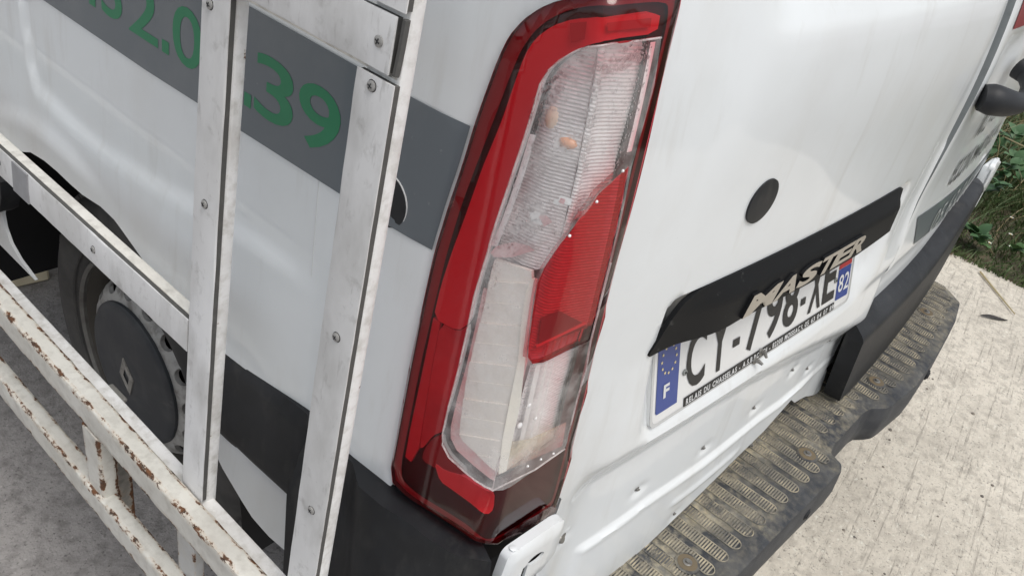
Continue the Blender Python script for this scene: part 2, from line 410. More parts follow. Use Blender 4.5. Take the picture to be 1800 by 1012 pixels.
def body(SZ, H=0.0):
    SZ = np.asarray(SZ, float).reshape(-1, 2); s, z = SZ[:, 0], SZ[:, 1]; H = np.broadcast_to(H, s.shape); e = .004
    X = np.interp(s, _SS, _PP[:, 0]); Y = np.interp(s, _SS, _PP[:, 1])
    dx = np.interp(s + e, _SS, _PP[:, 0]) - np.interp(s - e, _SS, _PP[:, 0]); dy = np.interp(s + e, _SS, _PP[:, 1]) - np.interp(s - e, _SS, _PP[:, 1])
    n = np.hypot(dx, dy); nx, ny = dy / n, -dx / n
    lean = .045 * (z - .75) * (1 - np.clip(X, 0, 2)) + np.where(z > 1.35, .05 * (z - 1.35) ** 2 * (1 - np.clip(X, 0, 2)), 0)
    top = .4 * np.maximum(0, np.minimum(z, 1.5) - 1.03) ** 2 + np.where(z > 1.5, .376 * (z - 1.5), 0) * .35
    top = top * np.where(s > -.4, 1, np.maximum(0, 1 + (s + .4) / .4))
    return np.stack([X + lean + nx * H, Y + top + ny * H, z], 1)
def bp(s, z, h=0.0): return body([(s, z)], h)[0]
def sstep(a, b, x): t = np.clip((x - a) / (b - a), 0, 1); return t * t * (3 - 2 * t)

# ================================================================== GROUND
def structure(o, kind='structure', label=None):
    o['kind'] = kind
    if label: o['label'] = label
    return o
def concrete(name, a, b, dark, lines):
    m = bpy.data.materials.new(name); m.use_nodes = True; nt = m.node_tree; bs = nt.nodes['Principled BSDF']
    c = mixc(nt, noise_mask(nt, 1.1, .35, .68), a, b)
    c = mixc(nt, mul(nt, noise_mask(nt, 5, .48, .66, detail=6), .45), c, dark)
    c = mixc(nt, mul(nt, noise_mask(nt, 34, .46, .66, detail=8), .75), c, dark)
    c = mixc(nt, mul(nt, noise_mask(nt, 150, .57, .68, detail=6), .7), c, tuple(q * .32 for q in dark))
    c = mixc(nt, mul(nt, noise_mask(nt, 95, .60, .72, detail=6), .6), c, tuple(min(.8, q * 1.35) for q in a))
    h = noise_mask(nt, 110, .25, .75, detail=8)
    if lines:
        p = pos_node(nt, (1, 1, 1)); mp = N(nt, 'ShaderNodeMapping'); mp.inputs['Rotation'].default_value = (0, 0, math.radians(-7)); nt.links.new(p, mp.inputs[0])
        m2 = N(nt, 'ShaderNodeMapping'); m2.inputs['Scale'].default_value = (3.2, 95, 1); nt.links.new(mp.outputs[0], m2.inputs[0])
        n = N(nt, 'ShaderNodeTexNoise'); n.inputs['Scale'].default_value = 1.0; n.inputs['Detail'].default_value = 4; n.inputs['Roughness'].default_value = .7
        nt.links.new(m2.outputs[0], n.inputs[0])
        r = N(nt, 'ShaderNodeMapRange'); r.inputs[1].default_value = .56; r.inputs[2].default_value = .66; nt.links.new(n.outputs[0], r.inputs[0])
        g = mul(nt, r.outputs[0], noise_mask(nt, 26, .36, .54))
        c = mixc(nt, mul(nt, g, .34), c, tuple(q * .42 for q in dark))
        h = mul(nt, h, mul(nt, g, 1.1), 'SUBTRACT')
    nt.links.new(c, bs.inputs['Base Color']); bs.inputs['Roughness'].default_value = .88
    bpn = N(nt, 'ShaderNodeBump'); bpn.inputs['Strength'].default_value = .55; bpn.inputs['Distance'].default_value = .004
    nt.links.new(h, bpn.inputs['Height']); nt.links.new(bpn.outputs[0], bs.inputs['Normal'])
    return m
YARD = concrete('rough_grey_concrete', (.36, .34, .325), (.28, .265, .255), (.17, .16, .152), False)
SLAB = concrete('broomed_beige_concrete', (.67, .62, .53), (.585, .54, .46), (.40, .365, .31), True)
SOIL = pmat('dry_soil', (.07, .062, .038), .95, layers=[(20, .4, .7, one, (.16, .13, .08), .8), (80, .5, .7, one, (.06, .06, .03), .8)], bump=[(40, .8, .03, one)])
def sheet(name, poly, z, m):
    mb = MB(); mb.add([(x, y, z) for x, y in poly], [tuple(range(len(poly)))]); return structure(mb.obj(name, m, smooth=False))
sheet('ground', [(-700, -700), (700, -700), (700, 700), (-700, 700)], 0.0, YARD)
sheet('concrete_driveway', [(.42, -9), (3.0, -9), (3.0, 14), (.42, 14)], .004, SLAB)
# soil bank beyond the slab, uneven
mb = MB(); nx, ny = 40, 60; P = []
for j in range(ny):
    for i in range(nx):
        xx = 2.985 + (i / (nx - 1)) ** 1.5 * 9; yy = -5 + j / (ny - 1) * 14
        edge = .05 * math.sin(yy * 5.1) + .04 * math.sin(yy * 13.7 + 1) if i == 0 else 0
        P.append((xx + edge, yy, -.02 if i == 0 else .012 + .05 * min(1, (xx - 3)) + .03 * math.sin(xx * 4 + yy * 3) * min(1, xx - 3) + rng.normal() * .008))
mb.add(P, [(j * nx + i, j * nx + i + 1, (j + 1) * nx + i + 1, (j + 1) * nx + i) for j in range(ny - 1) for i in range(nx - 1)])
structure(mb.obj('soil_verge', SOIL))

# ================================================================== VAN
van = thing('white_van', 'white panel van seen at its rear left corner with red and clear tail lamp', 'van', (1.0, 2.2, 0))

def chaikin(P, it=2):
    for _ in range(it):
        Q = []
        for i in range(len(P)):
            a, b = np.array(P[i]), np.array(P[(i + 1) % len(P)])
            if np.linalg.norm(b - a) < .004: Q.append(tuple((a + b) / 2)); continue
            Q += [tuple(a * .8 + b * .2), tuple(a * .2 + b * .8)]
        P = Q
    return P
_RL = np.array([(0.084,1.2489),(0.0803,1.224),(0.0772,1.1982),(0.0744,1.162),(0.0733,1.1234),(0.0742,1.0816),(0.0777,1.0358),(0.0834,0.9853),(0.0895,0.9306),(0.0962,0.8711),(0.1034,0.8063),(0.1112,0.7353),(0.1168,0.6844)]); _RF = np.polyfit(_RL[:, 1] - 1.0, _RL[:, 0], 3)
def s_right(z): return float(np.polyval(_RF, min(z, 1.27) - 1.0))
# ---- lamp outlines (s, z)
OUT = [(-0.118,0.7136),(-0.0907,0.7044),(-0.0505,0.7075),(-0.0117,0.7078),(0.0028,0.7042),(0.0214,0.6882),(0.0311,0.6887),(0.0497,0.6851),(0.0794,0.6845),(0.1126,0.688)] + [(s_right(z), z) for z in np.linspace(.69, 1.25, 16)] + [(0.0796,1.2578),(0.0298,1.2589),(-0.0008,1.255),(-0.0175,1.2483),(-0.0375,1.2401),(-0.0508,1.2314),(-0.0642,1.2191),(-0.0753,1.204),(-0.0831,1.1845),(-0.0902,1.1581),(-0.0973,1.1285),(-0.1039,1.0859),(-0.1101,1.0488),(-0.1153,1.0011),(-0.1164,0.9701),(-0.1173,0.931),(-0.1189,0.8723),(-0.1186,0.7977)]
RIMIN = [(-0.1096,0.7197),(-0.0855,0.7121),(-0.0459,0.7148),(-0.0082,0.7151),(0.0192,0.6933),(0.052,0.689),(0.1064,0.6928)] + [(s_right(z) - .0042, z) for z in np.linspace(.70, 1.235, 12)] + [(0.0729,1.2472),(-0,1.2469),(-0.0122,1.2434),(-0.0292,1.2358),(-0.0448,1.2248),(-0.0566,1.2123),(-0.0662,1.1959),(-0.0739,1.1718),(-0.0799,1.1471),(-0.0863,1.1212),(-0.0943,1.0855),(-0.1009,1.0491),(-0.1053,1.003),(-0.1066,0.9721),(-0.1081,0.9346),(-0.1096,0.8765),(-0.1097,0.8025)]
RED1 = [(-0.1052,0.9293),(-0.1041,0.9657),(-0.1002,1.0017),(-0.095,1.0361),(-0.0908,1.0638),(-0.0859,1.0927),(-0.0803,1.1152),(-0.0745,1.1382),(-0.0685,1.1666),(-0.0619,1.1932),(-0.0539,1.2083),(-0.0408,1.2213),(-0.0252,1.2305),(-0.002,1.2384),(0.0643,1.2402),(0.0637,1.2243),(0.0056,1.224),(-0.0074,1.2187),(-0.0179,1.2113),(-0.0292,1.2017),(-0.0373,1.1917),(-0.0429,1.1794),(-0.0453,1.1633),(-0.0501,1.1322),(-0.055,1.1016),(-0.0592,1.0694),(-0.0621,1.0442),(-0.0625,1.0272),(-0.0657,0.9787),(-0.0652,0.9464),(-0.0766,0.9303)]
RED2 = [(-0.0963,0.929),(-0.0763,0.9292),(-0.0649,0.9453),(-0.0652,0.8937),(-0.0672,0.851),(-0.0691,0.8308),(-0.0684,0.8111),(-0.0783,0.7998),(-0.0863,0.7772),(-0.0909,0.7741),(-0.0932,0.8263),(-0.0955,0.8824)]
STRIPL = [(-0.1052,0.9293),(-0.0969,0.9287),(-0.0961,0.882),(-0.0939,0.8258),(-0.0915,0.7736),(-0.0974,0.7494),(-0.1054,0.7511),(-0.1062,0.7872),(-0.1059,0.8241),(-0.1055,0.8764)]
STRIPB = [(-0.1054,0.7511),(-0.1062,0.7872),(-0.1059,0.8166),(-0.095,0.8281),(-0.0917,0.7969),(-0.0928,0.7647),(-0.0974,0.7494)]
MIDR = [(-0.0851,0.7749),(-0.0778,0.7971),(-0.0679,0.8084),(-0.0634,0.7977),(-0.0522,0.7884),(-0.0313,0.7826),(-0.0413,0.7708),(-0.0611,0.7631),(-0.0845,0.7609)]
PATCHB = [(-0.0697,0.769),(-0.0563,0.7674),(-0.0352,0.7751),(-0.0142,0.7743),(0.0016,0.7751),(0.0055,0.7497),(0.0009,0.7427),(-0.0149,0.7472),(-0.0417,0.7496),(-0.0585,0.7505)]
WIN = [(0.0563,1.225),(0.0037,1.2246),(-0.0063,1.2191),(-0.0153,1.212),(-0.026,1.2026),(-0.0341,1.1927),(-0.0397,1.1805),(-0.042,1.1644),(-0.0468,1.1336),(-0.0517,1.1032),(-0.0559,1.0713),(-0.0587,1.0463),(-0.0591,1.0294),(-0.0623,0.9817),(-0.0615,0.9424),(-0.0615,0.8968),(-0.063,0.8548),(-0.0629,0.8197),(-0.06,0.8059),(-0.0504,0.7959),(-0.0289,0.7902),(-0.0019,0.7856),(0.0837,0.7989),(0.0765,0.8683),(0.0753,0.9066),(0.0672,0.9445),(0.0596,1.0315),(0.0576,1.0548),(0.0511,1.1235),(0.0545,1.1562),(0.0584,1.1892)]
TRI = [(0.0474,1.1244),(0.0148,1.1068),(0.0033,1.0868),(-0.0021,1.0653),(-0.0071,1.039),(-0.0087,1.0229),(-0.0071,0.9992),(-0.0044,0.9649),(-0.0028,0.9484),(0.0004,0.9425),(0.0656,0.9457),(0.0562,1.033)]
CREAMP = [(-0.056,1.0185),(-0.0567,1.0041),(-0.0555,0.9685),(-0.0564,0.9351),(-0.0566,0.9022),(-0.056,0.8824),(-0.0523,0.8391),(-0.0504,0.8211),(-0.0438,0.8149),(0,0.8008),(0.006,0.8011),(0.0032,0.8432),(0.0014,0.8872),(-0.0032,0.9338),(-0.0124,0.9802),(-0.017,1.002),(-0.0171,1.0156),(-0.02,1.0242)]
REVP = [(-0.0035,0.9243),(0.1039,0.9211),(0.1135,0.8792),(0.115,0.8385),(0.1208,0.771),(0.0183,0.7852),(0.0122,0.8329),(0.0096,0.8787)]
UPP = [(0.0808,1.2173),(0.0212,1.2175),(-0.013,1.2137),(-0.024,1.2062),(-0.035,1.1965),(-0.0433,1.1863),(-0.049,1.1737),(-0.0513,1.1572),(-0.0562,1.1254),(-0.0612,1.0939),(-0.0653,1.061),(-0.0681,1.0352),(-0.0679,1.0203),(-0.0603,1.0147),(-0.0235,1.02),(-0.0134,1.0273),(0.0052,1.0548),(0.0226,1.0726),(0.0404,1.0923),(0.0788,1.1111),(0.0895,1.1437),(0.0929,1.1788),(0.0895,1.2162)]
BOWL = [(0.0857,1.2157),(0.0256,1.216),(-0.0147,1.2126),(-0.0258,1.205),(-0.0368,1.1953),(-0.0452,1.185),(-0.0508,1.1723),(-0.0532,1.1557),(-0.0581,1.1237),(-0.0631,1.0921),(-0.0672,1.0589),(-0.07,1.0329),(-0.0704,1.0154),(-0.0737,0.9659),(-0.0728,0.9251),(-0.0729,0.8778),(-0.0745,0.8342),(-0.0744,0.7978),(-0.0713,0.7835),(-0.0611,0.7733),(-0.0384,0.7674),(0.013,0.761),(0.1179,0.7633),(0.1103,0.8368),(0.1091,0.8775),(0.1006,0.9175),(0.0926,1.0097),(0.0902,1.0347),(0.0817,1.1081),(0.0848,1.1429),(0.0883,1.1779)]
TRIR = [(0.0648,1.1157),(0.0314,1.0974),(0.0138,1.0782),(-0.0007,1.0587),(-0.0106,1.0315),(-0.013,1.0149),(-0.0105,0.9909),(-0.0056,0.9562),(-0.002,0.9395),(0.006,0.9322),(0.0847,0.9303),(0.0751,1.0206)]
LEFT_EDGE = [(-0.0375,1.2401),(-0.0508,1.2314),(-0.0642,1.2191),(-0.0753,1.204),(-0.0831,1.1845),(-0.0902,1.1581),(-0.0973,1.1285),(-0.1039,1.0859),(-0.1101,1.0488),(-0.1153,1.0011),(-0.1164,0.9701),(-0.1173,0.931),(-0.1189,0.8723),(-0.1186,0.7977),(-0.118,0.7136)]
OUT = [p for i, p in enumerate(OUT)]
_top = [p for p in OUT if p[1] > 1.0]; RIMIN = chaikin(RIMIN); WIN0 = list(WIN); OUT = chaikin(OUT, 1); LEFT_EDGE = [tuple(q) for q in LEFT_EDGE]
RED1 = chaikin(RED1, 1); RED2 = chaikin(RED2, 1); MIDR = chaikin(MIDR, 1); PATCHB = chaikin(PATCHB, 1)
_n = len(BOWL)

# ---- side skin
ARCH_Y, ARCH_Z, ARCH_R = .872, .335, .417
arch = [(-(ARCH_Y + ARCH_R * math.cos(a) * 1.02 - .03), ARCH_Z + ARCH_R * math.sin(a)) for a in np.linspace(math.radians(-4), math.radians(178), 34)]
ARCHPX = [(-0.9846,0.7141),(-0.9504,0.7334),(-0.9094,0.746),(-0.8655,0.7522),(-0.8246,0.7529),(-0.7856,0.7508),(-0.7564,0.7489),(-0.7118,0.7515),(-0.6782,0.7469),(-0.6486,0.7372),(-0.6195,0.7277),(-0.5937,0.7185),(-0.5626,0.6918),(-0.5135,0.6038),(-0.4444,0.5397),(-0.3909,0.5415),(-0.3114,0.4861),(-0.2456,0.497)]
ARCHL0 = [(-1.292, .30), (-1.288, .38), (-1.27, .46), (-1.235, .54), (-1.18, .615), (-1.11, .672), (-1.04, .704)]
ARCHL = [(-0.9361,0.5035),(-0.9895,0.5143),(-1.0203,0.5291),(-1.037,0.5515),(-1.0407,0.5748),(-1.0281,0.6163)] + [(-1.07, .665), (-1.03, .695)]
arch_curve = ARCHL + [ARCHPX[0]] + ARCHPX[2:14:1] + [(-.462, .545), (-.405, .50), (-.335, .466), (-.30, .458)]
lam = [(s + .004, z) for s, z in LEFT_EDGE]
RZ = np.array([(-0.9288,0.8544),(-0.888,0.8471),(-0.7897,0.8354),(-0.7062,0.8323),(-0.5907,0.8422),(-0.4139,0.8662),(-0.3703,0.872),(-0.3171,0.8737)])
def h_side(P):
    s, z = P[:, 0], P[:, 1]
    zr = np.interp(s, RZ[:, 0], RZ[:, 1])
    zr = np.where(s < -.88, .845 + np.maximum(0, -.90 - s) * 6.0, zr)
    k = 1 - sstep(-.010, .016, z - zr)
    k = k * (1 - sstep(-.36, -.24, s))
    h = .007 * k
    # second flare close to the arch
    rr = np.hypot(s + ARCH_Y - .02, z - ARCH_Z); h = h + .007 * (1 - sstep(.450, .478, rr)) * (1 - sstep(-.80, -.66, s))
    d = edist(LEFT_EDGE, P, closed=False); near = (z > .69) & (z < 1.27) & (s < .02)
    h = h - np.where(near, .0035 * np.maximum(0, 1 - d / .012) ** 2, 0)
    return h
side_out = [(-2.6, ARCHL[0][1] - .012)] + arch_curve + [(-.02, .458), (-.005, .60), (-.02, .690), (-.1175, .694)] + \
    [p for p in reversed(lam)][0:] + [(-.035, 1.252), (.05, 1.262), (.092, 1.262), (.098, 1.6), (.085, 2.28), (-2.6, 2.28)]
patch('side_panel', PAINT, van, side_out, body, h_side, step=.05, edge=.03, thick=.005,
      fine=[(-.17, .68, .1, 1.30, .006), (-.30, .68, -.17, 1.30, .012), (-1.06, .72, -.30, .98, .008)], ang=80)
patch('side_panel_front', PAINT, van, [(-2.6, .33), (-2.6, 2.28), (-3.3, 2.2), (-3.9, 1.35), (-4.5, 1.1), (-4.55, .35)], body, 0.0, step=.25, thick=.03, flip=True)
bpy.data.objects['side_panel_front'].name = 'front_panel'
# roof, far side and nose: plain, they only matter from elsewhere
mb = MB()
ys = [(.36, 2.30), (2.6, 2.34), (3.25, 2.22), (3.85, 1.36), (4.45, 1.12), (4.53, .4)]
V = []
for (y, z) in ys:
    ins = .07 if z > 1.5 else .0
    V += [(.07 + ins, y, z - .05), (.22 + ins, y, z + .02), (1.0, y, z + .05), (1.78 - ins, y, z + .02), (1.93 - ins, y, z - .05)]
F = []
for i in range(len(ys) - 1):
    for k in range(4): a = i * 5 + k; F.append((a, a + 1, a + 6, a + 5))
mb.add(V, F); mb.obj('roof', PAINT, van)
patch('side_panel', PAINT, van, [(2.14, .45), (2.14 + 4.3, .45), (2.14 + 4.3, 1.1), (2.14 + 3.6, 1.35), (2.14 + 3.0, 2.2), (2.02, 2.28)], body, 0.0, step=.3, thick=.02)
# dark wheel-arch liner and underbody
mb = MB(); A = np.linspace(math.radians(-8), math.radians(188), 30); V = []
for a in A:
    for xx in (.012, .42): V.append((xx, .872 + .44 * math.cos(a), .335 + .44 * math.sin(a)))
F = [(2 * i, 2 * i + 1, 2 * i + 3, 2 * i + 2) for i in range(len(A) - 1)]
mb.add(V, F); mb.add([(.42, .40, .24), (.42, 1.34, .24), (.42, 1.34, .8), (.42, .40, .8)], [(0, 1, 2, 3)])
mb.obj('wheel_arch_liner', BLACK, van)
mb = MB(); mb.box((1.05, 2.2, .40), (1, 0, 0), (0, 1, 0), (0, 0, 1), .60, 2.1, .05); mb.obj('underbody', BLACK, van)
# ---- vinyl band and phone number
zb, zt = .9885, 1.1235
patch('vinyl_band', VINYL, van, [(-2.4, zb - .004), (-.60, zb - .003), (-.2487, zb + .006), ] + [(float(np.interp(z, [p[1] for p in reversed(LEFT_EDGE)], [p[0] for p in reversed(LEFT_EDGE)])) - .0050, z) for z in np.linspace(zb + .008, zt - .0015, 9)] + [(-.2487, zt), (-.6, zt + .001), (-2.4, zt + .001)],
      body, lambda P: h_side(P) + .0016, step=.03, fine=[(-1.02, .9, -.86, 1.2, .006), (-.17, .9, 0, 1.2, .005)])
FONTCACHE = {}
def glyph(ch, off=0.0, ext=0.0, shear=0.0):
    key = (ch, off, ext, shear)
    if key not in FONTCACHE:
        cu_ = bpy.data.curves.new('g', 'FONT'); cu_.body = ch; cu_.size = 1; cu_.offset = off; cu_.resolution_u = 5; cu_.extrude = ext; cu_.shear = shear
        ob = bpy.data.objects.new('g', cu_); COL.objects.link(ob); dg = bpy.context.evaluated_depsgraph_get()
        me = bpy.data.meshes.new_from_object(ob.evaluated_get(dg))
        V = np.array([v.co[:] for v in me.vertices]); F = [tuple(p.vertices) for p in me.polygons]
        bpy.data.objects.remove(ob); bpy.data.curves.remove(cu_); bpy.data.meshes.remove(me)
        FONTCACHE[key] = (V, F)
    return FONTCACHE[key]
def put_glyph(mb, ch, box, fmap, h, off=0.0, ext=0.0, shear=0.0, mi=0, side=None):
    """fit one character into box = (x0, x1, y0, y1) of a 2D map; ext = half depth in metres"""
    V, F = glyph(ch, off, 1.0 if ext else 0.0, shear)
    lo, hi = V[:, :2].min(0), V[:, :2].max(0)
    q = (V[:, :2] - lo) / (hi - lo); p = np.stack([box[0] + q[:, 0] * (box[1] - box[0]), box[2] + q[:, 1] * (box[3] - box[2])], 1)
    H = h(p) if callable(h) else np.full(len(p), float(h))
    if ext: H = H + np.sign(V[:, 2]) * ext
    if side is None: mb.add(fmap(p, H), F, mi); return
    P3 = fmap(p, H); cap = [f for f in F if min(V[i, 2] for i in f) == max(V[i, 2] for i in f)]; sd_ = [f for f in F if min(V[i, 2] for i in f) != max(V[i, 2] for i in f)]
    mb.add(P3, cap, mi); mb.add(P3, sd_, side)
def put_text(mb, txt, x0, x1, y0, y1, fmap, h, off=0.0, gap=.16, mi=0, shear=0.0):
    ws = []
    for c in txt:
        if c == ' ': ws.append(.35); continue
        V, F = glyph(c, off, 0.0, shear); ws.append(V[:, 0].max() - V[:, 0].min())
    tot = sum(ws) + gap * (len(txt) - 1); k = (x1 - x0) / tot; x = x0
    capH = .73
    for c, wd in zip(txt, ws):
        if c != ' ':
            V, F = glyph(c, off, 0.0, shear); a, b = V[:, 1].min(), V[:, 1].max(); u = (y1 - y0) / capH
            put_glyph(mb, c, (x, x + wd * k, y0 + max(a, -.02) * u if a > .05 else y0, y0 + b * u if b < .6 else y1), fmap, h, off, 0.0, shear, mi)
        x += (wd + gap) * k
hs = lambda P: h_side(P) + .0020
mb = MB(); ZB, ZT = 1.0215, 1.087
row = [('.', -.955, -.941), ('6', -.925, -.878), ('3', -.792, -.744), ('.', -.7325, -.717), ('3', -.702, -.6535), ('2', -.6385, -.5745), ('.', -.566, -.5515),
       ('0', -.5440, -.4860), ('4', -.476, -.424), ('.', -.4065, -.3945), ('3', -.3895, -.3255), ('9', -.3180, -.2545)]
row = [('0', -1.005, -.952), ('5', -.942, -.892), ('.', -.882, -.868), ('6', -.853, -.803), ('3', -.792, -.744)] + row[3:]
for ch, a, b in row:
    if ch == '.':
        q = [(a, ZB), (b, ZB), (b, ZB + .0145), (a, ZB + .0145)]; mb.add(body(q, hs(np.array(q))), [(0, 1, 2, 3)]); continue
    put_glyph(mb, ch, (a, b, ZB, ZT), body, hs, off=.010)
mb.obj('phone_number', GREEN, van)
# round blind cap low on the rear quarter
cc = bp(-.183, 1.019, .0); nn = bp(-.183, 1.019, .01) - cc
mb = MB(); mb.disc(cc, nn, .0281, .0013, 36, 1); mb.disc(cc + nn * .07, nn, .0272, .0011, 36, 0); mb.obj('fuel_cap', [BLACKPL, PLATEW], van)
mb = MB(); mb.tube(body([(-.279, .992), (-.277, .93), (-.274, .86), (-.270, .79), (-.266, .715)], .0), .0006, 5); mb.obj('panel_seam', pmat('seam_line', (.62, .63, .63), .5), van)
# ---- dark side moulding and bumper corner
MOULD = [(-0.5868,0.6639),(-0.5467,0.6731),(-0.4217,0.693),(-0.333,0.7035),(-0.2526,0.7108)] + [(-0.2445,0.708),(-0.2478,0.6863),(-0.2463,0.6516),(-0.2415,0.6088),(-0.2425,0.566),(-0.3769,0.5585),(-0.4081,0.5567),(-0.4666,0.5667),(-0.4963,0.5838),(-0.5379,0.6217),(-0.5811,0.6501)]
patch('side_moulding', BLACKPL, van, MOULD, body, lambda P: .012 + 0 * P[:, 0] - .006 * np.maximum(0, 1 - edist(MOULD, P) / .012) ** 2, step=.03, edge=.012, thick=.016,
      fine=[(-.50, .52, -.24, .74, .012)])
patch('side_moulding', BLACKPL, van, [(-2.6, .70)] + [(-2.6, .552)] + [(-1.0559,0.5695),(-1.0235,0.5922),(-1.0109,0.6226),(-1.0089,0.6513),(-1.0272,0.661)], body, lambda P: .010 + h_side(P), step=.03, edge=.02, thick=.03)
def h_bump(P):
    s, z = P[:, 0], P[:, 1]
    h = .006 + .022 * sstep(-.165, -.125, s + (z - .62) * .10) * 1.0 + .012 * (1 - sstep(-.205, -.185, s))
    h = h - .020 * sstep(.690, .722, z) ** 1.5 * sstep(-.17, -.12, s)
    h = h + .010 * (1 - sstep(.60, .66, z)) * (1 - sstep(-.19, -.13, s))
    return np.minimum(h, .028)
BUMP = [(-0.2329,0.6907),(-0.1789,0.7002),(-0.1505,0.7003),(-0.1269,0.7004),(-0.1048,0.6989),(-0.0735,0.7008),(-0.0391,0.6985),(-0.0163,0.6996),(0.0017,0.702)] + [(.004, .70), (.006, .45), (-.235, .45), (-.245, .60), (-.243, .66)]
patch('bumper_corner', BLACKPL, van, BUMP, body, h_bump, step=.014, edge=.012, thick=.03, ang=50)

# ---- rear doors
GAPX = .9785                                             # s of the gap between the doors
CREST = np.array([(0.2335,0.5391),(0.3484,0.5471),(0.4927,0.5377),(0.6604,0.5404),(0.7469,0.5308)])
def h_prof(z): return np.interp(z, [.44, .655, .668, .722, .731, .769, .822, .87, .95, 1.3], [-.009, -.0125, -.0130, .0110, .0112, .009, .004, .0, 0, 0])
def h_low(s, z):
    x = np.interp(s, _SS, _PP[:, 0]); bul = np.maximum(0, .073 * (1 - np.minimum(x, 1)) ** 2 - .001)
    zc = np.interp(s, CREST[:, 0], CREST[:, 1]); d = z - zc
    k = np.clip((.655 - z) / .19, 0, 1); f = sstep(.15, .34, x)
    bead = .0046 * (1 - sstep(-.004, .005, d)) + .0012 * np.exp(-((d + .006) / .005) ** 2)
    end = sstep(.205, .225, s) * (1 - .6 * sstep(.80, .9, s))
    dash = .003 * np.exp(-((d + .048 - .02 * (s - .5)) / .006) ** 2) * sstep(.42, .44, s) * (1 - sstep(.60, .63, s))
    return f * k * bul * .22 + bead * end + dash
def h_dl(P):
    s, z = P[:, 0], P[:, 1]
    h = h_prof(z + .26 * np.maximum(0, s - .45) ** 1.5 * (1 - sstep(.72, .76, z))) * sstep(.13, .20, s) + h_low(s, z)
    ks = sstep(.218, .262, s - (z - .75) * -.10) * (1 - sstep(.80, .86, s)); kz = sstep(.722, .744, z) * (1 - sstep(.915, .935, z))
    h = h - ks * kz * (np.maximum(0, z - .742) * .2765 + .010)
    a = sstep(.185, .225, s + .0 * z) * (1 - sstep(.90, .955, s))
    h = h + .0060 * a * sstep(1.02, 1.16, z - .10 * (s < .2)) - .012 * sstep(1.215, 1.245, z + .0 * s) * sstep(.20, .26, s) * (1 - sstep(.88, .94, s))
    h = h - .004 * sstep(.885, .92, s - (z - .9) * .10) * sstep(.74, .82, z) * (1 - sstep(1.12, 1.2, z)) * (1 - sstep(.955, .97, s))
    d = np.minimum(np.abs(GAPX - .004 - s), 1); h = h - .004 * np.maximum(0, 1 - d / .010) ** 2
    for (cs, cz) in CLIPS: h = h - .0035 * np.exp(-(((s - cs) / .016) ** 2 + ((z - cz) / .009) ** 2))
    return h
CLIPS = [(0.63,0.574),(0.485,0.5685),(0.3203,0.5818),(0.4578,0.4523),(0.6898,0.4612),(0.1676,0.5881),(0.8764,0.6063),(0.8341,0.5588),(0.7459,0.5978)]
door_l = [(.1285, .470), (.1255, .64), (.1262, .69)] + [(s_right(z) + .0035, z) for z in np.linspace(.70, 1.255, 18)] + \
    [(.0965, 1.27), (.0985, 1.6), (.10, 2.2), (GAPX - .02, 2.2), (GAPX - .004, 1.6), (GAPX - .004, .60), (GAPX - .005, .50)] + [(1.0048,0.4107),(0.9002,0.4618),(0.8291,0.4862)] + [(0.7961,0.5108),(0.7119,0.4835),(0.6247,0.4724),(0.5481,0.4571),(0.4772,0.4426),(0.4113,0.4287),(0.3376,0.4134)] + [(.26, .43), (.15, .44)]
door = patch('rear_door', PAINT, van, door_l, body, h_dl, step=.03, edge=.02, thick=.022, fine=[(.10, .61, 1.0, .97, .009), (.10, .48, 1.0, .61, .005), (.10, .40, 1.0, .48, .010), (.1, .97, 1.0, 1.30, .02)])
def h_dr(P):
    s, z = P[:, 0], P[:, 1]
    h = h_prof(z) * .8 * (z > .68) - .004 + .0085 * sstep(.74, 1.12, z) - .004 * np.maximum(0, 1 - np.abs(s - (GAPX + .012)) / .012) ** 2
    h = h - .016 * np.exp(-(((s - 1.13) / .075) ** 4 + ((z - 1.075) / .055) ** 4))
    return h
door_r = [(GAPX + .016, .56), (GAPX + .016, 1.6), (GAPX + .03, 2.2), (1.86, 2.2), (1.84, 1.25), (1.83, .9), (1.83, .56)]
rdoor = patch('rear_door', PAINT, van, door_r, body, h_dr, step=.03, edge=.03, thick=.02, fine=[(.98, .6, 1.4, 1.3, .016)])
rdoor['label'] = 'right rear door still wearing its black lower moulding'
door['label'] = 'left rear door with number plate and bare lower fixing clips'
zz_ = np.linspace(.56, 2.15, 60); a_ = np.stack([np.full(60, GAPX + .0135), zz_], 1); mb = MB(); mb.add(list(body(a_, -.012)) + list(body(a_, h_dr(a_ + np.array([.014, 0])) - .0015)), [(i, 60 + i, 61 + i, i + 1) for i in range(59)]); mb.obj('door_seal', SEAL, van)
# seal between the doors
patch('door_seal', SEAL, van, [(GAPX - .012, .50), (GAPX + .022, .50), (GAPX + .022, 2.2), (GAPX - .012, 2.2)], body, -.010, step=.05, thick=.02)
# far pillar and far rear corner
patch('rear_pillar', PAINT, van, [(1.845, .45), (1.855, .9), (1.865, 1.25), (1.88, 2.2), (2.02, 2.28), (2.14, 2.28), (2.14, .45)], body, 0.0, step=.03, thick=.03)
patch('rear_header', PAINT, van, [(.10, 2.21), (1.86, 2.21), (1.86, 2.34), (.10, 2.34)], body, 0.0, step=.1, thick=.02)
# one black sheet standing in for the darkness behind the door gaps
patch('gap_darkness', BLACK, van, [(.0, .40), (1.9, .40), (1.9, 2.25), (.0, 2.25)], body, -.055, step=.15)

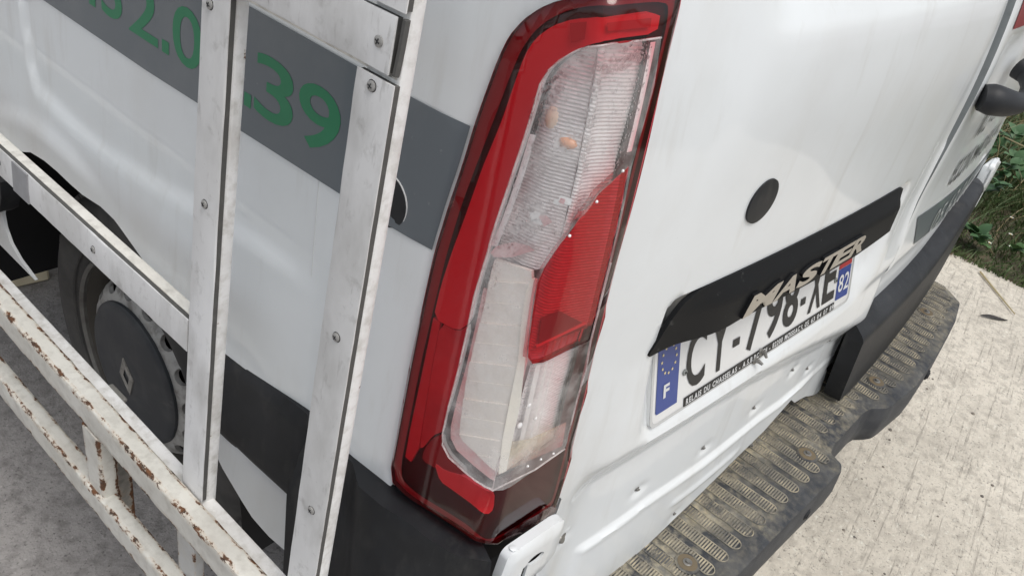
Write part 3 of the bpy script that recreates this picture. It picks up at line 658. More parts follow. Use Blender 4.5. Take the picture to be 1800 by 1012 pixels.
# ---- trim over the plate with the raised name
TRIMUP = [(0.2042,0.9176),(0.2181,0.935),(0.2396,0.9361),(0.4339,0.9435),(0.7724,0.9408),(0.7987,0.9401)]
TR_T = .9385
trim_out = [(.1945, .867), (.2060, .890), (.2150, .914), (.2290, .930), (.256, .9378), (.275, TR_T), (.50, TR_T + .001), (.79, TR_T + .001), (.804, .9365), (.813, .925), (.817, .902), (.810, .879), (.795, .874), (.76, .872), (.66, .868), (.515, .870), (.358, .8755), (.295, .872), (.236, .8735)]
def h_trim(P):
    s, z = P[:, 0], P[:, 1]
    v = np.clip((TR_T - z) / .066, 0, 1); k = sstep(.190, .33, s) * (1 - sstep(.785, .818, s))
    return .0025 + k * np.interp(v, [0, .06, .36, .42, 1], [0, .002, .0125, .0132, .0150])
trim = patch('plate_trim', TRIMPL, van, rounded(trim_out, .008, 3), body, h_trim, step=(.012, .006), edge=.006, thick=.006, back=True, ang=24)
mb = MB()
MZ0, MZ1 = .8800, .9085
LB = [(0.3494,0.8971),(0.4155,0.8945),(0.4155,0.8945),(0.4714,0.8913),(0.4718,0.8947),(0.5215,0.8935),(0.5226,0.894),(0.5709,0.8913),(0.5674,0.8915),(0.6198,0.8898),(0.6199,0.8917),(0.6689,0.8899)]
L = [(c, LB[2 * i][0], LB[2 * i + 1][0]) for i, c in enumerate('MASTER')]
def bodysh(p, H):
    p = np.array(p); p[:, 0] = p[:, 0] + (p[:, 1] - (MZ0 + MZ1) / 2) * .38; return body(p, H)
for ch, a, b in L: put_glyph(mb, ch, (a, b, MZ0, MZ1), bodysh, lambda P: h_trim(P) + .0024, off=.04, ext=.0022, side=1)
mb.obj('name_letters', [CHROME, TRIMPL], trim)
# lock cap
mb = MB(); c0 = bp(.3185, 1.031, -.001); nn = (bp(.3185, 1.031, .02) - c0); mb.disc(c0, nn, .0265, .0034, 36, 0, dome=.0022); mb.obj('lock_cap', BLACKPL, door)
# fixing clips and bolts left bare
for i, (cs, cz) in enumerate(CLIPS):
    hh = float(h_dl(np.array([[cs, cz]]))[0]); c0 = bp(cs, cz, hh - .002); nn = bp(cs, cz, hh + .02) - c0; nn /= np.linalg.norm(nn)
    mb = MB(); big = i == 5
    mb.disc(c0, nn, .0098 if big else .0058, .0026, 14); mb.disc(c0 + nn * .0024, nn + np.array([.3, 0, .5]), .0060 if big else .0026, .0035 if big else .0026, 10)
    if not big: mb.box(c0 + nn * .003 + np.array([.0035, 0, -.0025]), (.9, 0, -.4), (0, 1, 0), (.4, 0, .9), .0046, .0014, .0013)
    mb.obj('fixing_clip', STEEL, door)

# ---- number plate
PO = np.array([.28, 0, .75]); _ps = .06778147; PU = np.array([math.cos(_ps), -math.sin(_ps), 0]); PV = np.array([0, .2764765, 1.0]); PV /= np.linalg.norm(PV); PN = np.cross(PU, PV)
def plate(P, H=0.0):
    P = np.asarray(P, float).reshape(-1, 2); H = np.broadcast_to(H, (len(P),)); return PO + P[:, :1] * PU + P[:, 1:] * PV + H[:, None] * PN
BASEP = rounded([(-.008, -.012), (.527, -.012), (.527, .118), (-.008, .118)], .014)
np_ = patch('number_plate', PLATEW, van, BASEP, plate, .0015, step=.2, thick=.007)
patch('plate_border', pmat('plate_rim_clear', (.50, .51, .51), .25, coat=.6), np_, BASEP, plate, .0020, holes=[rounded([(-.003, -.0075), (.5225, -.0075), (.5225, .115), (-.003, .115)], .011)], step=.2)
patch('country_band', PLATEB, np_, [(.0025, .112), (.0025, .008), (.0045, .005), (.007, .0045), (.0475, .0045), (.0475, .112)], plate, .0021, step=.1)
patch('region_band', PLATEB, np_, [(.474, .0562), (.474, .0045), (.514, .0030), (.517, .005), (.517, .0562)], plate, .0021, step=.1)
patch('region_stripe', PLATER, np_, [(.474, .0568), (.517, .0568), (.517, .069), (.474, .069)], plate, .0021, step=.1)
patch('region_band', PLATEB, np_, [(.474, .0695), (.517, .0695), (.517, .112), (.474, .112)], plate, .0021, step=.1)
mb = MB(); put_glyph(mb, 'F', (.0165, .0285, .0225, .041), plate, .0027, off=.04)
mb.obj('country_letter', TEXTWHITE, np_)
mb = MB(); put_glyph(mb, '8', (.478, .4945, .0165, .0455), plate, .0027, off=.01); put_glyph(mb, '2', (.4975, .5135, .0165, .0455), plate, .0027, off=.01)
mb.obj('region_number', TEXTWHITE, np_)
for k in range(12):
    a = 2 * math.pi * k / 12; cx, cz = .0248 + .0148 * math.cos(a), .0735 + .0185 * math.sin(a)
    if cz > .105: continue
    pts = []
    for q in range(10):
        r = .0026 if q % 2 == 0 else .0011; b = math.pi / 2 + q * math.pi / 5; pts.append((cx + r * math.cos(b), cz + r * math.sin(b)))
    mb = MB(); mb.add(plate(pts, .0027), [tuple(range(10))]); mb.obj('star', YELLOW, np_, smooth=False)
mb = MB(); b0, b1 = .0125, .093
for ch, a, b in [('C', .0635, .1055), ('Y', .117, .159), ('7', .2045, .2465), ('9', .2545, .2975), ('8', .3035, .3465), ('X', .381, .4205), ('E', .4265, .4655)]:
    put_glyph(mb, ch, (a, b, b0, b1), plate, .0026, off=.022)
for a, b in [(.171, .1875), (.355, .3695)]: mb.add(plate([(a, .034), (b, .034), (b, .0455), (a, .0455)], .0026), [(0, 1, 2, 3)])
mb.obj('registration', PLATEK, np_)
patch('dealer_strip', PLATEK, np_, [(.0625, -.0085), (.4705, -.0085), (.4705, .0040), (.0625, .0040)], plate, .0030, step=.2, thick=.001)
mb = MB(); put_text(mb, 'RELAIS DU CHASSELAS - A.S.B.ROUGÉ - 82200 MOISSAC', .0655, .360, -.0062, .0022, plate, .0037, off=.03, gap=.14)
put_text(mb, '05 63 04 07 89', .3745, .4675, -.0062, .0022, plate, .0037, off=.02, gap=.14)
mb.tube(plate([(.3648, .0015), (.3640, -.001), (.3655, -.0045), (.368, -.0055)], .0037), .0009, 5)
mb.obj('dealer_text', TEXTWHITE, np_)
for (u, v) in [(.060, .0415), (.4655, .042)]:
    mb = MB(); mb.disc(plate([(u, v)], .002)[0], PN, .0042, .002, 14); mb.disc(plate([(u, v)], .004)[0], PN, .0016, .0006, 8, 1); mb.obj('plate_screw', [pmat('screw_cap_grey', (.22, .23, .22), .5), BLACK], np_)
for (u, v, dx) in [(.232, -.0075, .2), (.247, .0005, -.15)]:
    mb = MB(); p0 = plate([(u, v)], .001)[0]
    mb.tube([p0, p0 + PN * .008 + np.array([.002, 0, .0]), p0 + PN * .014 + np.array([.004 * dx * 5, 0, -.004])], [.0032, .003, .002], 8)
    mb.disc(p0 + PN * .002, PN, .0055, .002, 12); mb.obj('bent_screw', STEEL, np_)

# ---- right-hand door: handle, vinyl, sticker, moulding
hdr = lambda P: h_dr(P) + .0012
patch('vinyl_band', VINYL, rdoor, [(1.0317,0.8186),(1.1065,0.7392)] + [(1.30, .722), (1.8, .685), (1.8, .765), (1.467, .785), (1.25, .80)], body, hdr, step=.04)
def text_part(name, txt, *a, mat=None, parent=None, **k):
    mb = MB(); put_text(mb, txt, *a, **k); return mb.obj(name, mat, parent)
for txt, a in (('102', (1.187, 1.262, .935, .99)), ('C.C.', (1.285, 1.40, .945, .975)), ('82200', (1.185, 1.335, .838, .892)), ('MOISSAC', (1.365, 1.66, .838, .885))):
    text_part('address_text', txt, *a, body, lambda P: h_dr(P) + .0026, gap=.13, off=.012, mat=TEXTGREY, parent=rdoor)
mb = MB(); put_text(mb, '05.63.04', 1.20, 1.50, .732, .782, body, lambda P: h_dr(P) + .0026, off=-.0, gap=.14); mb.obj('phone_text', pmat('silver_vinyl', (.36, .38, .38), .4), rdoor)
patch('red_sticker', REDSTICK, rdoor, [(1.034, 1.152), (1.20, 1.146), (1.20, 1.29), (1.034, 1.29)], body, hdr, step=.05)
mb = MB()
hp = np.array([(1.008, 1.048, .008, .021), (1.016, 1.049, .022, .025), (1.04, 1.046, .040, .022), (1.08, 1.043, .052, .0165), (1.13, 1.045, .054, .0150), (1.175, 1.056, .046, .0155), (1.20, 1.066, .032, .018), (1.206, 1.070, .012, .019)])
t8 = np.linspace(0, 7, 36); hp = np.stack([np.interp(t8, range(8), hp[:, k]) for k in range(4)], 1); hp[1:-1] = (hp[:-2] + 2 * hp[1:-1] + hp[2:]) / 4
pts = [bp(s, z, h) for s, z, h, r_ in hp]
mb.tube(pts, list(hp[:, 3]), 16)
mb.obj('door_handle', BLACKPL, rdoor)
CLR = [(0.9774,0.4404),(0.9277,0.6001),(0.9252,0.6449)] + [(1.06, .634), (1.20, .633), (1.34, .638), (1.46, .658), (1.57, .690), (1.72, .695), (1.80, .68), (1.83, .63), (1.82, .455), (1.4, .445), (1.05, .435)]
patch('door_moulding', BLACKPL, rdoor, CLR, body, lambda P: np.interp(np.interp(P[:, 0], [GAPX, 1.06, 1.20, 1.34, 1.46, 1.57, 1.72, 1.8], [.634, .634, .633, .638, .658, .70, .712, .70]) - P[:, 1], [0, .003, .020, .028, .2], [.004, .010, .030, .034, .036]) * (1 - .8 * sstep(1.72, 1.83, P[:, 0])), step=(.016, .005), edge=.006, thick=.034, ang=50)
patch('bumper_corner', BLACKPL, van, [(1.86, .40), (1.86, .655), (1.95, .66), (2.02, .66), (2.30, .66), (2.30, .40)], body, lambda P: .024 * sstep(1.85, 1.93, P[:, 0]) + .006, step=.02, thick=.03)

# ---- hinges
def hinge(mir):
    f = (lambda p: p) if not mir else (lambda p: np.array([2.0 - p[0], p[1], p[2]]))
    mb = MB()
    def blk(s0, s1, z0, z1, h0, h1, bev=.004, mi=0):
        P = [bp(.5 * (s0 + s1), .5 * (z0 + z1), .5 * (h0 + h1))][0]
        ux = bp(s1, z0, h0) - bp(s0, z0, h0); ux /= np.linalg.norm(ux); uz = np.array([0, 0, 1.0]); uy = np.cross(uz, ux)
        q = MB(); q.box(P, ux, uy, uz, .5 * (s1 - s0), .5 * abs(h1 - h0), .5 * (z1 - z0), bev=bev)
        mb.add([f(np.array(v)) for v in q.v], q.f if not mir else [tuple(reversed(k)) for k in q.f], mi)
    return mb, blk, f
for mir in (False, True):
    mb, blk, f = hinge(mir)
    # folded plate: outline with an oval hole and a slot, seen on its rear face
    out = [(.011, .670), (.013, .698), (.018, .7035), (.085, .7075), (.098, .702), (.1015, .684), (.100, .645), (.090, .634), (.060, .624), (.036, .608), (.034, .56), (.012, .56), (.011, .65)]
    oval = [(.0585 + .0125 * math.cos(a) * 1.0, .6715 + .0070 * math.sin(a) + .0105 * math.cos(a) * .0) for a in np.linspace(0, 2 * math.pi, 16, endpoint=False)]
    slot = [(.0395, .634), (.0475, .636), (.0475, .672), (.0405, .668)]
    OV, F, BE = fill2d(rounded(out, .006), [oval, slot], .012, (), .006)
    e = edist(rounded(out, .006), OV); top = np.where(OV[:, 1] > .69, 1, .4)
    H = .0335 - .004 * np.maximum(0, 1 - e / .006) ** 2
    P = body(OV, H); P2 = body(OV, H - .003); Pb = body(OV, np.full(len(OV), .0185))
    b = len(P); vv = list(P) + list(P2); ff = [tuple(q) for q in F] + [(c, a, a + b, c + b) for a, c in BE]
    # folded top return and outer cheek reach back to the body
    for a, c in BE:
        if OV[a][1] > .690 and OV[c][1] > .690 or (OV[a][0] < .016 and OV[c][0] < .016) :
            i = len(vv); vv += [P2[a], P2[c], Pb[a], Pb[c]]; ff.append((i + 1, i, i + 2, i + 3))
    vv = [f(np.array(v)) for v in vv]
    if mir: ff = [tuple(reversed(q)) for q in ff]
    mb.add(vv, ff)
    if mir: mb.box(f(bp(.055, .655, .020)), (1, 0, 0), (0, 1, 0), (0, 0, 1), .044, .012, .045, bev=.004)
    hg = mb.obj('door_hinge', PAINT, van, ang=50)
    q_ = [(.018, .59), (.098, .632), (.098, .697), (.018, .697)]; mb = MB(); mb.add([f(v) for v in body(q_, .0225)], [(0, 1, 2, 3)] if not mir else [(3, 2, 1, 0)]); mb.obj('hinge_backing', PAINT if mir else BLACK, hg)  # near copy: flat black sheet standing in for shade behind the hinge plate
    mb = MB(); c0 = f(bp(.0225, .7045, .0255)); mb.disc(c0, (0, 0, 1), .0042, .0012, 18); mb.obj('hinge_pin', PAINT, hg)
    if mir: continue
    mb = MB(); q = f(bp(-.006, .655, .006)); mb.box(q, (1, 0, 0), (0, 1, 0), (0, 0, 1), .011, .014, .045, bev=.003); mb.obj('hinge_block', BLACKPL, hg)

# ---- tail lamp
lamp = patch('tail_lamp', DARKREF, van, OUT, body, -.004, holes=[WIN], step=.03, edge=.010, thick=.004)
patch('lamp_base', BLACK, lamp, [(-.115, .660), (.112, .640), (.116, .70), (-.115, .722)], body, -.006, step=.03)
lamp['label'] = 'tall left tail lamp with fogged clear window and red surround'
lens = patch('red_lens', RED, lamp, OUT, body, lambda P: .010 - .006 * np.maximum(0, 1 - edist(OUT, P) / .007) ** 2, holes=[WIN], step=.012, edge=.006,
             fine=[(-.02, .6, .02, 1.3, .004)])
patch('lens_flange', pmat('flange_grey', (.34, .33, .33), .4), lamp, OUT, body, -.0015, holes=[RIMIN], step=.05, edge=.008)
patch('red_reflector', BRIGHT, lamp, RED1, body, .000, step=.02, edge=.008, thick=.004)
patch('red_reflector', pmat('half_reflector', (.78, .78, .78), .4, layers=[(12, .4, .7, one, (.50, .50, .50), .9)]), lamp, RED2, body, .000, step=.02, edge=.008, thick=.004)
patch('red_reflector', pmat('strip_reflector', (.72, .72, .72), .4), lamp, STRIPL, body, .000, step=.02, edge=.008, thick=.004)
patch('dull_reflector', pmat('dim_reflector', (.34, .34, .34), .4), lamp, MIDR, body, .0005, step=.02, edge=.008, thick=.004)
patch('red_reflector', BRIGHT, lamp, PATCHB, body, .001, step=.02, edge=.008, thick=.005)
mb = MB()   # darker inserts inside the red band
for q in ([(-0.0253,1.228),(-0.0118,1.2332),(-0.0118,1.221),(-0.0224,1.2153)], [(0.0014,1.2359),(0.0501,1.2372),(0.0506,1.2302),(0.0028,1.2302)]):
    OV, F, BE = fill2d(q, (), .05); mb.add(body(OV, .0025), F)
mb.obj('reflector_insert', pmat('insert_grey', (.60, .60, .60), .4), lamp)
# window: back wall, silvered ribs, frosted block, reversing bowl
patch('lamp_bowl', pmat('pink_tinted_bowl', (.80, .40, .41), .4, layers=[(30, .42, .7, one, (.82, .66, .64), .8)]), lamp, BOWL, body, -.013, step=.02, edge=.01)
def _dummy(): pass
def rib(P):
    s, z = P[:, 0], P[:, 1]
    t = ((z + .32 * s * np.where(s > 0, .25, -.25)) * 320) % 1.0
    col = np.where(s < .012, .0035 * np.cos((s + .03) * 70) ** 2, .0030 * np.cos((s - .05) * 55) ** 2)
    return -.0105 + .0011 * np.abs(2 * t - 1) + col
sp = (.004, .0008)
UPL = [p for p in UPP]
def clipx(poly, lo, hi):
    def cut(P, f, v, sgn):
        out = []
        for i in range(len(P)):
            a, b = P[i], P[(i + 1) % len(P)]
            ia, ib = (a[0] - v) * sgn >= 0, (b[0] - v) * sgn >= 0
            if ia: out.append(a)
            if ia != ib: t = (v - a[0]) / (b[0] - a[0]); out.append((v, a[1] + t * (b[1] - a[1])))
        return out
    return cut(cut(poly, 0, lo, 1), 0, hi, -1)
LOWBOWL = pmat('pink_frosted_wall', (.80, .44, .44), .45, layers=[(40, .40, .66, one, (.84, .72, .70), .85)])
patch('lamp_bowl', LOWBOWL, lamp, [(q[1], q[0]) for q in clipx([(z, s) for s, z in clipx(WIN0, -.3, -.0008)], .6, .985)], body, -.0036, step=.02, edge=.008)
patch('signal_reflector', SILVER, lamp, clipx(UPL, -.2, -.0005), body, rib, step=sp, edge=.01, ang=60)
patch('signal_reflector', SILVER, lamp, clipx(UPL, .0005, .2), body, rib, step=sp, edge=.01, ang=60)
# stepped bright facets across the signal section
mb = MB()
for px in ([(-0.0332,1.0748),(-0.0269,1.0787),(-0.0167,1.077),(-0.0212,1.0687),(-0.0302,1.0689)], [(-0.01,1.1006),(-0.0009,1.1005),(-0.001,1.0945),(-0.0112,1.0946)], [(0.0061,1.0896),(0.0142,1.0899),(0.0094,1.0839),(0.004,1.0837)], [(0.0157,1.1066),(0.0271,1.1063),(0.022,1.1003),(0.013,1.1022)], [(-0.0142,1.0959),(-0.0087,1.0967),(-0.0095,1.0914),(-0.0147,1.0911)]):
    mb.add(body(px, .002), [tuple(range(len(px)))])
mb.obj('signal_facet', BRIGHT, lamp, smooth=False)
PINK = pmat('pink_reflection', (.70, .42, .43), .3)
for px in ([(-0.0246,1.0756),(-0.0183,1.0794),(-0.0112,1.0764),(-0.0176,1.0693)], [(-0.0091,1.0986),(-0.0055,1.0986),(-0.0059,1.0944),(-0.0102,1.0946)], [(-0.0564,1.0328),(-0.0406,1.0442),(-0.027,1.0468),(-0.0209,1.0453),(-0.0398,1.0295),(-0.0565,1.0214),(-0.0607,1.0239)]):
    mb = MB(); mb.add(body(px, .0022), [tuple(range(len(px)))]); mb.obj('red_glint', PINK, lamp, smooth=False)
for (cx, cz, rx, rz) in [([(-0.0338,1.1522)][0] + (.0075, .0125)), ([(-0.0179,1.1384)][0] + (.0085, .0048))]:
    mb = MB(); c = bp(cx, cz, -.0105); n_ = bp(cx, cz, .01) - c; n_ /= np.linalg.norm(n_); u = np.cross((0, 0, 1), n_); u /= np.linalg.norm(u); v = np.array([0, 0, 1.0])
    P = []; F = []
    for i in range(9):
        a = math.pi * i / 8
        for k in range(14):
            b = 2 * math.pi * k / 14; P.append(c + u * rx * math.sin(a) * math.cos(b) + n_ * .006 * math.sin(a) * math.sin(b) + v * rz * math.cos(a))
    F = [(i * 14 + k, i * 14 + (k + 1) % 14, i * 14 + 14 + (k + 1) % 14, i * 14 + 14 + k) for i in range(8) for k in range(14)]
    mb.add(P, F); mb.obj('signal_bulb', PEACH if rz > .012 else ORANGE, lamp)
# frosted block with shallow cross bands, each band its own piece
zc0, zc1 = min(p[1] for p in CREAMP), max(p[1] for p in CREAMP)
def clipz(poly, lo, hi):
    sw = [(b, a) for a, b in poly]; return [(b, a) for a, b in clipx(sw, lo, hi)]
sk = lambda poly: [(s, z - .45 * s) for s, z in poly]
usk = lambda poly: [(s, z + .45 * s) for s, z in poly]
CS = sk(CREAMP); z0s, z1s = min(p[1] for p in CS), max(p[1] for p in CS); nb = 11
for k in range(nb):
    a = z0s + (z1s - z0s) * k / nb; b = z0s + (z1s - z0s) * (k + 1) / nb
    pl = clipz(CS, a + .0001, b)
    pl = [pl[i] for i in range(len(pl)) if math.dist(pl[i], pl[i - 1]) > 1e-5]
    if len(pl) >= 3:
        patch('frosted_band', CREAM, lamp, usk(pl), body, (lambda P, kk=k, a=a, b=b: -.0005 + .0010 * ((P[:, 1] - .45 * P[:, 0] - a) / (b - a)) + (.0004 if kk % 2 else 0)), step=.01, edge=.006, thick=.004)
patch('frosted_edge', CREAMEDGE, lamp, [(0.0068,0.8033),(-0,0.8008),(-0.0045,0.8451),(-0.0075,0.8995),(-0.0097,0.9377),(-0.0165,0.9777),(-0.0192,1.006),(-0.0168,1.0188),(-0.013,1.0196),(-0.0127,1.0035),(-0.0103,0.981),(-0.0042,0.9418),(-0.003,0.9313),(0.0019,0.8888),(0.0038,0.8425)], body, .0022, step=.02, edge=.006, thick=.004)
patch('stop_edge', lens_mat('pink_moulded_edge', (.80, .34, .36), .25, (.8, .5, .5)), lamp, [(0.0504,1.124),(0.0183,1.1066),(0.0029,1.0866),(-0.0037,1.0645),(-0.0105,1.0373),(-0.013,1.0202),(-0.011,0.9951),(-0.0077,0.9621),(-0.006,0.9457),(-0.0034,0.9459),(-0.0048,0.9639),(-0.0077,0.9972),(-0.0095,1.0204),(-0.0077,1.0371),(-0.0019,1.0631),(0.0047,1.0845),(0.0208,1.1031)], body, .0062, step=.02, edge=.006)
patch('stop_reflector', BRIGHT, lamp, TRIR, body, lambda P: -.0030 + .0010 * np.abs(((P[:, 1] - .3 * P[:, 0]) * 330) % 1.0 * 2 - 1) - .004 * sstep(.0, .03, P[:, 0] - .02) * sstep(.86, .90, P[:, 1]) * (1 - sstep(.93, .96, P[:, 1])), step=(.006, .0008), edge=.008, ang=60)
mb = MB(); q = [(0.0032,0.9577),(-0.0005,0.9858),(0.0181,0.9886),(0.0658,0.9567),(0.0713,0.9508)]; OV, F, BE = fill2d(q, (), .05); mb.add(body(OV, .0002), F)
mb.obj('stop_reflector_facet', pmat('facet_grey', (.42, .42, .42), .35), lamp)
mb = MB()
for i in range(6):
    a, b = [(0.0101,0.947),(0.0661,0.9461)]
    t = (i + .5) / 6; p = (a[0] + (b[0] - a[0]) * t, a[1] + (b[1] - a[1]) * t)
    mb.tube(body([(p[0], p[1] - .006), (p[0] + .0005, p[1] + .007)], .001), .0011, 4)
mb.tube(body([(0.001,0.9556),(0.063,0.9603)], .0015), .0016, 5)
mb.obj('stop_lens_rib', BRIGHT, lamp)
patch('stop_lens', lens_mat('stop_lens_plastic', (.66, .085, .11)), lamp, TRI, body, .009, step=.01, edge=.006, thick=.006)
sp2 = (.005, .0008)
patch('reversing_reflector', SILVER, lamp, [(max(s, .012), z) for s, z in REVP], body,
      lambda P: -.009 + .0014 * np.abs((((P[:, 1] - .12 * P[:, 0]) * 265) % 1.0) * 2 - 1) - .004 * np.cos(np.clip((P[:, 0] - .062) * 45, -1.5, 1.5)), step=sp2, edge=.008, ang=60)
mb = MB()
for (a, b, wd) in [((947, 640), (914, 795), .0032), ((962, 636), (936, 790), .0014), ((975, 630), (946, 765), .0007)]:
    pass
for seg, wd in [([(0.0163,0.9265),(0.0253,0.8174)], .0034), ([(0.028,0.925),(0.0389,0.8194)], .0016), ([(0.0373,0.9246),(0.0462,0.8294)], .0008)]:
    (s0, z0), (s1, z1) = seg
    mb.add(body([(s0 - wd, z0), (s0 + wd, z0), (s1 + wd, z1), (s1 - wd, z1)], -.0035), [(3, 2, 1, 0)])
mb.obj('reversing_bar', SILVER, lamp, smooth=False)
mb = MB()
for i, (sx, zz) in enumerate([(0.0156,0.8528),(0.0206,0.8762),(0.0368,0.8519)]):
    c = bp(sx, zz, -.005); mb.disc(c, bp(sx, zz, .01) - c, .0034 - .0006 * i, .001, 14, dome=.0016)
mb.obj('reversing_highlight', pmat('highlight_white', (.93, .93, .93), .08, coat=1.0), lamp)  # small white domes standing in for bright highlights in the reversing bowl
patch('yellow_residue', RESIDUE, lamp, [(0.0074,0.8379),(0.0339,0.8274),(0.0587,0.8255),(0.0901,0.8223),(0.0971,0.7851),(0.011,0.7968)], body, -.0026, step=.02, edge=.006)
# notched white comb along the right of the signal window
mb = MB(); (s0, z0), (s1, z1) = [(0.0616,1.2179),(0.0583,1.134)]
for i in range(34):
    t = i / 33; s = s0 + (s1 - s0) * t - .004; z = z0 + (z1 - z0) * t
    mb.add(body([(s - .0034, z - .0017), (s + .0030, z - .0017), (s + .0030, z + .0012), (s - .0034, z + .0012)], .0022), [(0, 1, 2, 3)])
mb.obj('signal_comb', BRIGHT, lamp, smooth=False)
mb = MB(); (s0, z0), (s1, z1) = [(-0.0469,1.1371),(-0.0616,1.0325)]
for i in range(60):
    t = i / 59; s = s0 + (s1 - s0) * t + .0036 + .0008 * math.sin(t * 3.1); z = z0 + (z1 - z0) * t
    mb.add(body([(s - .003, z - .0012), (s + .0026, z - .0002), (s + .0026, z + .0016), (s - .003, z + .0006)], .0022), [(0, 1, 2, 3)])
mb.obj('signal_comb', BRIGHT, lamp, smooth=False)
clear = patch('clear_lens', CLEAR, lamp, WIN, body, .010, holes=[TRI], step=.012, edge=.006, fine=[(-.02, .6, .02, 1.3, .004)])
mb = MB(); mb.tube(body([p for a, b in zip(WIN[:26], WIN[1:27]) for p in (a, tuple((np.array(a) + np.array(b)) / 2))] + [WIN[26]], .0098), .0010, 6); mb.obj('window_bead', CLEARB, lamp)
mb = MB(); mb.tube(body(dens([(-0.0021,0.7877),(-0.003,0.8118),(-0.0028,0.8313)], .005)[:-3], .0095), .0008, 5); mb.obj('window_bead', CLEARB, lamp)
for p in [(0.041,1.1217),(0.0156,1.1002),(0.001,1.0724),(0.028,0.8046),(0.0468,0.8037),(0.0657,0.8014)]:
    mb = MB(); c = bp(*p, .0092); d = bp(*p, .02) - c; mb.disc(c, d, .0014, .0006, 8, dome=.001); mb.obj('lens_peg', BRIGHT, lamp)
# condensation: beads of water on the clear window
mb = MB(); cnt = 0
DZ1 = [(0.0475,1.2242),(0.0033,1.2232),(-0.0135,1.2107),(-0.0311,1.1922),(-0.0374,1.1634),(-0.0436,1.1317),(-0.0488,1.1032),(-0.0546,1.0651),(-0.0562,1.0373),(-0.0093,1.0381),(-0.0029,1.0687),(0.01,1.1089),(0.0407,1.1319),(0.0445,1.1863)]
DZ2 = [(-0.0559,1.0262),(-0.0562,0.9852),(-0.0564,0.9353),(-0.0565,0.8751),(-0.0551,0.822),(-0.0427,0.8153),(-0.0422,0.8839),(-0.0432,0.9428),(-0.044,0.9916),(-0.044,1.0207)]
DZ3 = [(-0.0462,1.1603),(-0.0354,1.1878),(-0.0179,1.2019),(-0.0196,1.1826),(-0.0309,1.1614),(-0.0309,1.1342),(-0.0415,1.1207)]
DZ4 = [(-0.0041,1.2112),(0.0344,1.2211),(0.0439,1.2121),(0.0014,1.2029),(0.0011,1.1605),(0.0015,1.1289),(-0.0009,1.133),(-0.0028,1.1809)]
def drops(poly, n, r0, r1, pw=2.2):
    pa = np.array(poly); lo, hi = pa.min(0), pa.max(0); got = 0
    while got < n:
        g = lo + rng.random((n * 2, 2)) * (hi - lo); g = g[inside(poly, g)]
        for p in g:
            if got >= n: break
            r = r0 + (r1 - r0) * rng.random() ** pw; c = bp(p[0], p[1], .0101); d = bp(p[0], p[1], .02) - c; d /= np.linalg.norm(d)
            mb.disc(c, d, r, r * .12, 8, dome=r * .55); got += 1
drops(DZ1, 1500, .0004, .0012); drops(DZ2, 420, .0004, .0009); drops(DZ3, 60, .0009, .0017, 1.2); drops(DZ4, 190, .0009, .0018, 1.2)
dr = mb.obj('water_droplets', WATER, clear, ang=80); dr['kind'] = 'stuff'
# clear sill of the lens below the dark red part
patch('lens_sill', lens_mat('smoky_clear_edge', (.62, .50, .50), .5, (.30, .24, .24)), lamp, [(0.0225,0.7005),(0.0164,0.7106),(0.0309,0.7165),(0.0661,0.7113),(0.0908,0.7108),(0.1049,0.6984),(0.1042,0.6925),(0.0714,0.6946),(0.0421,0.6951)], body, .0112, step=.02, edge=.006)

lo_ = dens(OUT, .006); mb = MB(); mb.add(list(body(lo_, .0034)) + list(body(lo_, -.016)), [(i, (i + 1) % len(lo_), len(lo_) + (i + 1) % len(lo_), len(lo_) + i) for i in range(len(lo_))])
mb.obj('lamp_rim', GASKET, lamp)
# ---- far tail lamp, seen only from elsewhere
patch('tail_lamp', pmat('far_lamp_red', (.35, .02, .025), .2, coat=.6), van, [(1.915, .75), (1.98, .75), (2.05, .80), (2.06, 1.18), (2.0, 1.25), (1.925, 1.25)], body, .0015, step=.03, thick=.02)

# ---- rear step
STZ = .425
rt = [(0.8456,-0.1496),(0.8711,-0.1165),(0.8988,-0.1125),(0.9907,-0.1124),(1.0458,-0.1141),(1.1019,-0.1417),(1.2396,-0.1575),(1.5972,-0.1278),(1.6976,-0.1106),(1.7475,-0.0635)]
step_out = [(.27, .045), (.262, -.02), (.275, -.085), (.305, -.124), (.48, -.1335), (.67, -.1415), (.842, -.1505), (.858, -.144), (.869, -.118), (.892, -.113), (1.04, -.114), (1.066, -.119), (1.096, -.1415), (1.12, -.1455), (1.235, -.156), (1.42, -.146), (1.60, -.130), (1.695, -.112), (1.735, -.07), (1.745, -.02), (1.74, .045)]
flat = lambda P, H: np.stack([np.asarray(P)[:, 0], np.asarray(P)[:, 1], STZ + np.broadcast_to(H, (len(P),))], 1)
so_ = rounded(step_out, .006, 3)
OV, F, BE = fill2d(so_, (), .03, (), .012)
mb = MB(); e = edist(so_, OV); mb.add(flat(OV, -.006 * np.maximum(0, 1 - e / .008) ** 2), F)
b = 0; cen = np.array([1.0, -.02])
def ring_off(P, d):
    P = np.array(P); out = P.copy()
    n = np.zeros_like(P)
    for (a, c) in BE:
        t = P[c] - P[a]; q = np.array([t[1], -t[0]]) / (np.linalg.norm(t) + 1e-9); n[a] += q; n[c] += q
    l = np.linalg.norm(n, axis=1); k = l > 0; n[k] /= l[k][:, None]; return out + n * d
prev = 0
for (d, z) in [(.0015, -.012), (.004, -.055), (.001, -.088), (-.010, -.102)]:
    P2 = flat(ring_off(OV, d), z); i = len(mb.v); mb.v += [tuple(p) for p in P2]
    for (a, c) in BE: mb.f.append((c + prev, a + prev, a + i, c + i)); mb.mi.append(0)
    prev = i
step = mb.obj('rear_step', STEP, van, ang=45)
bolts = [(.432, -.071), (.817, -.091), (1.153, -.094), (1.546, -.071)]
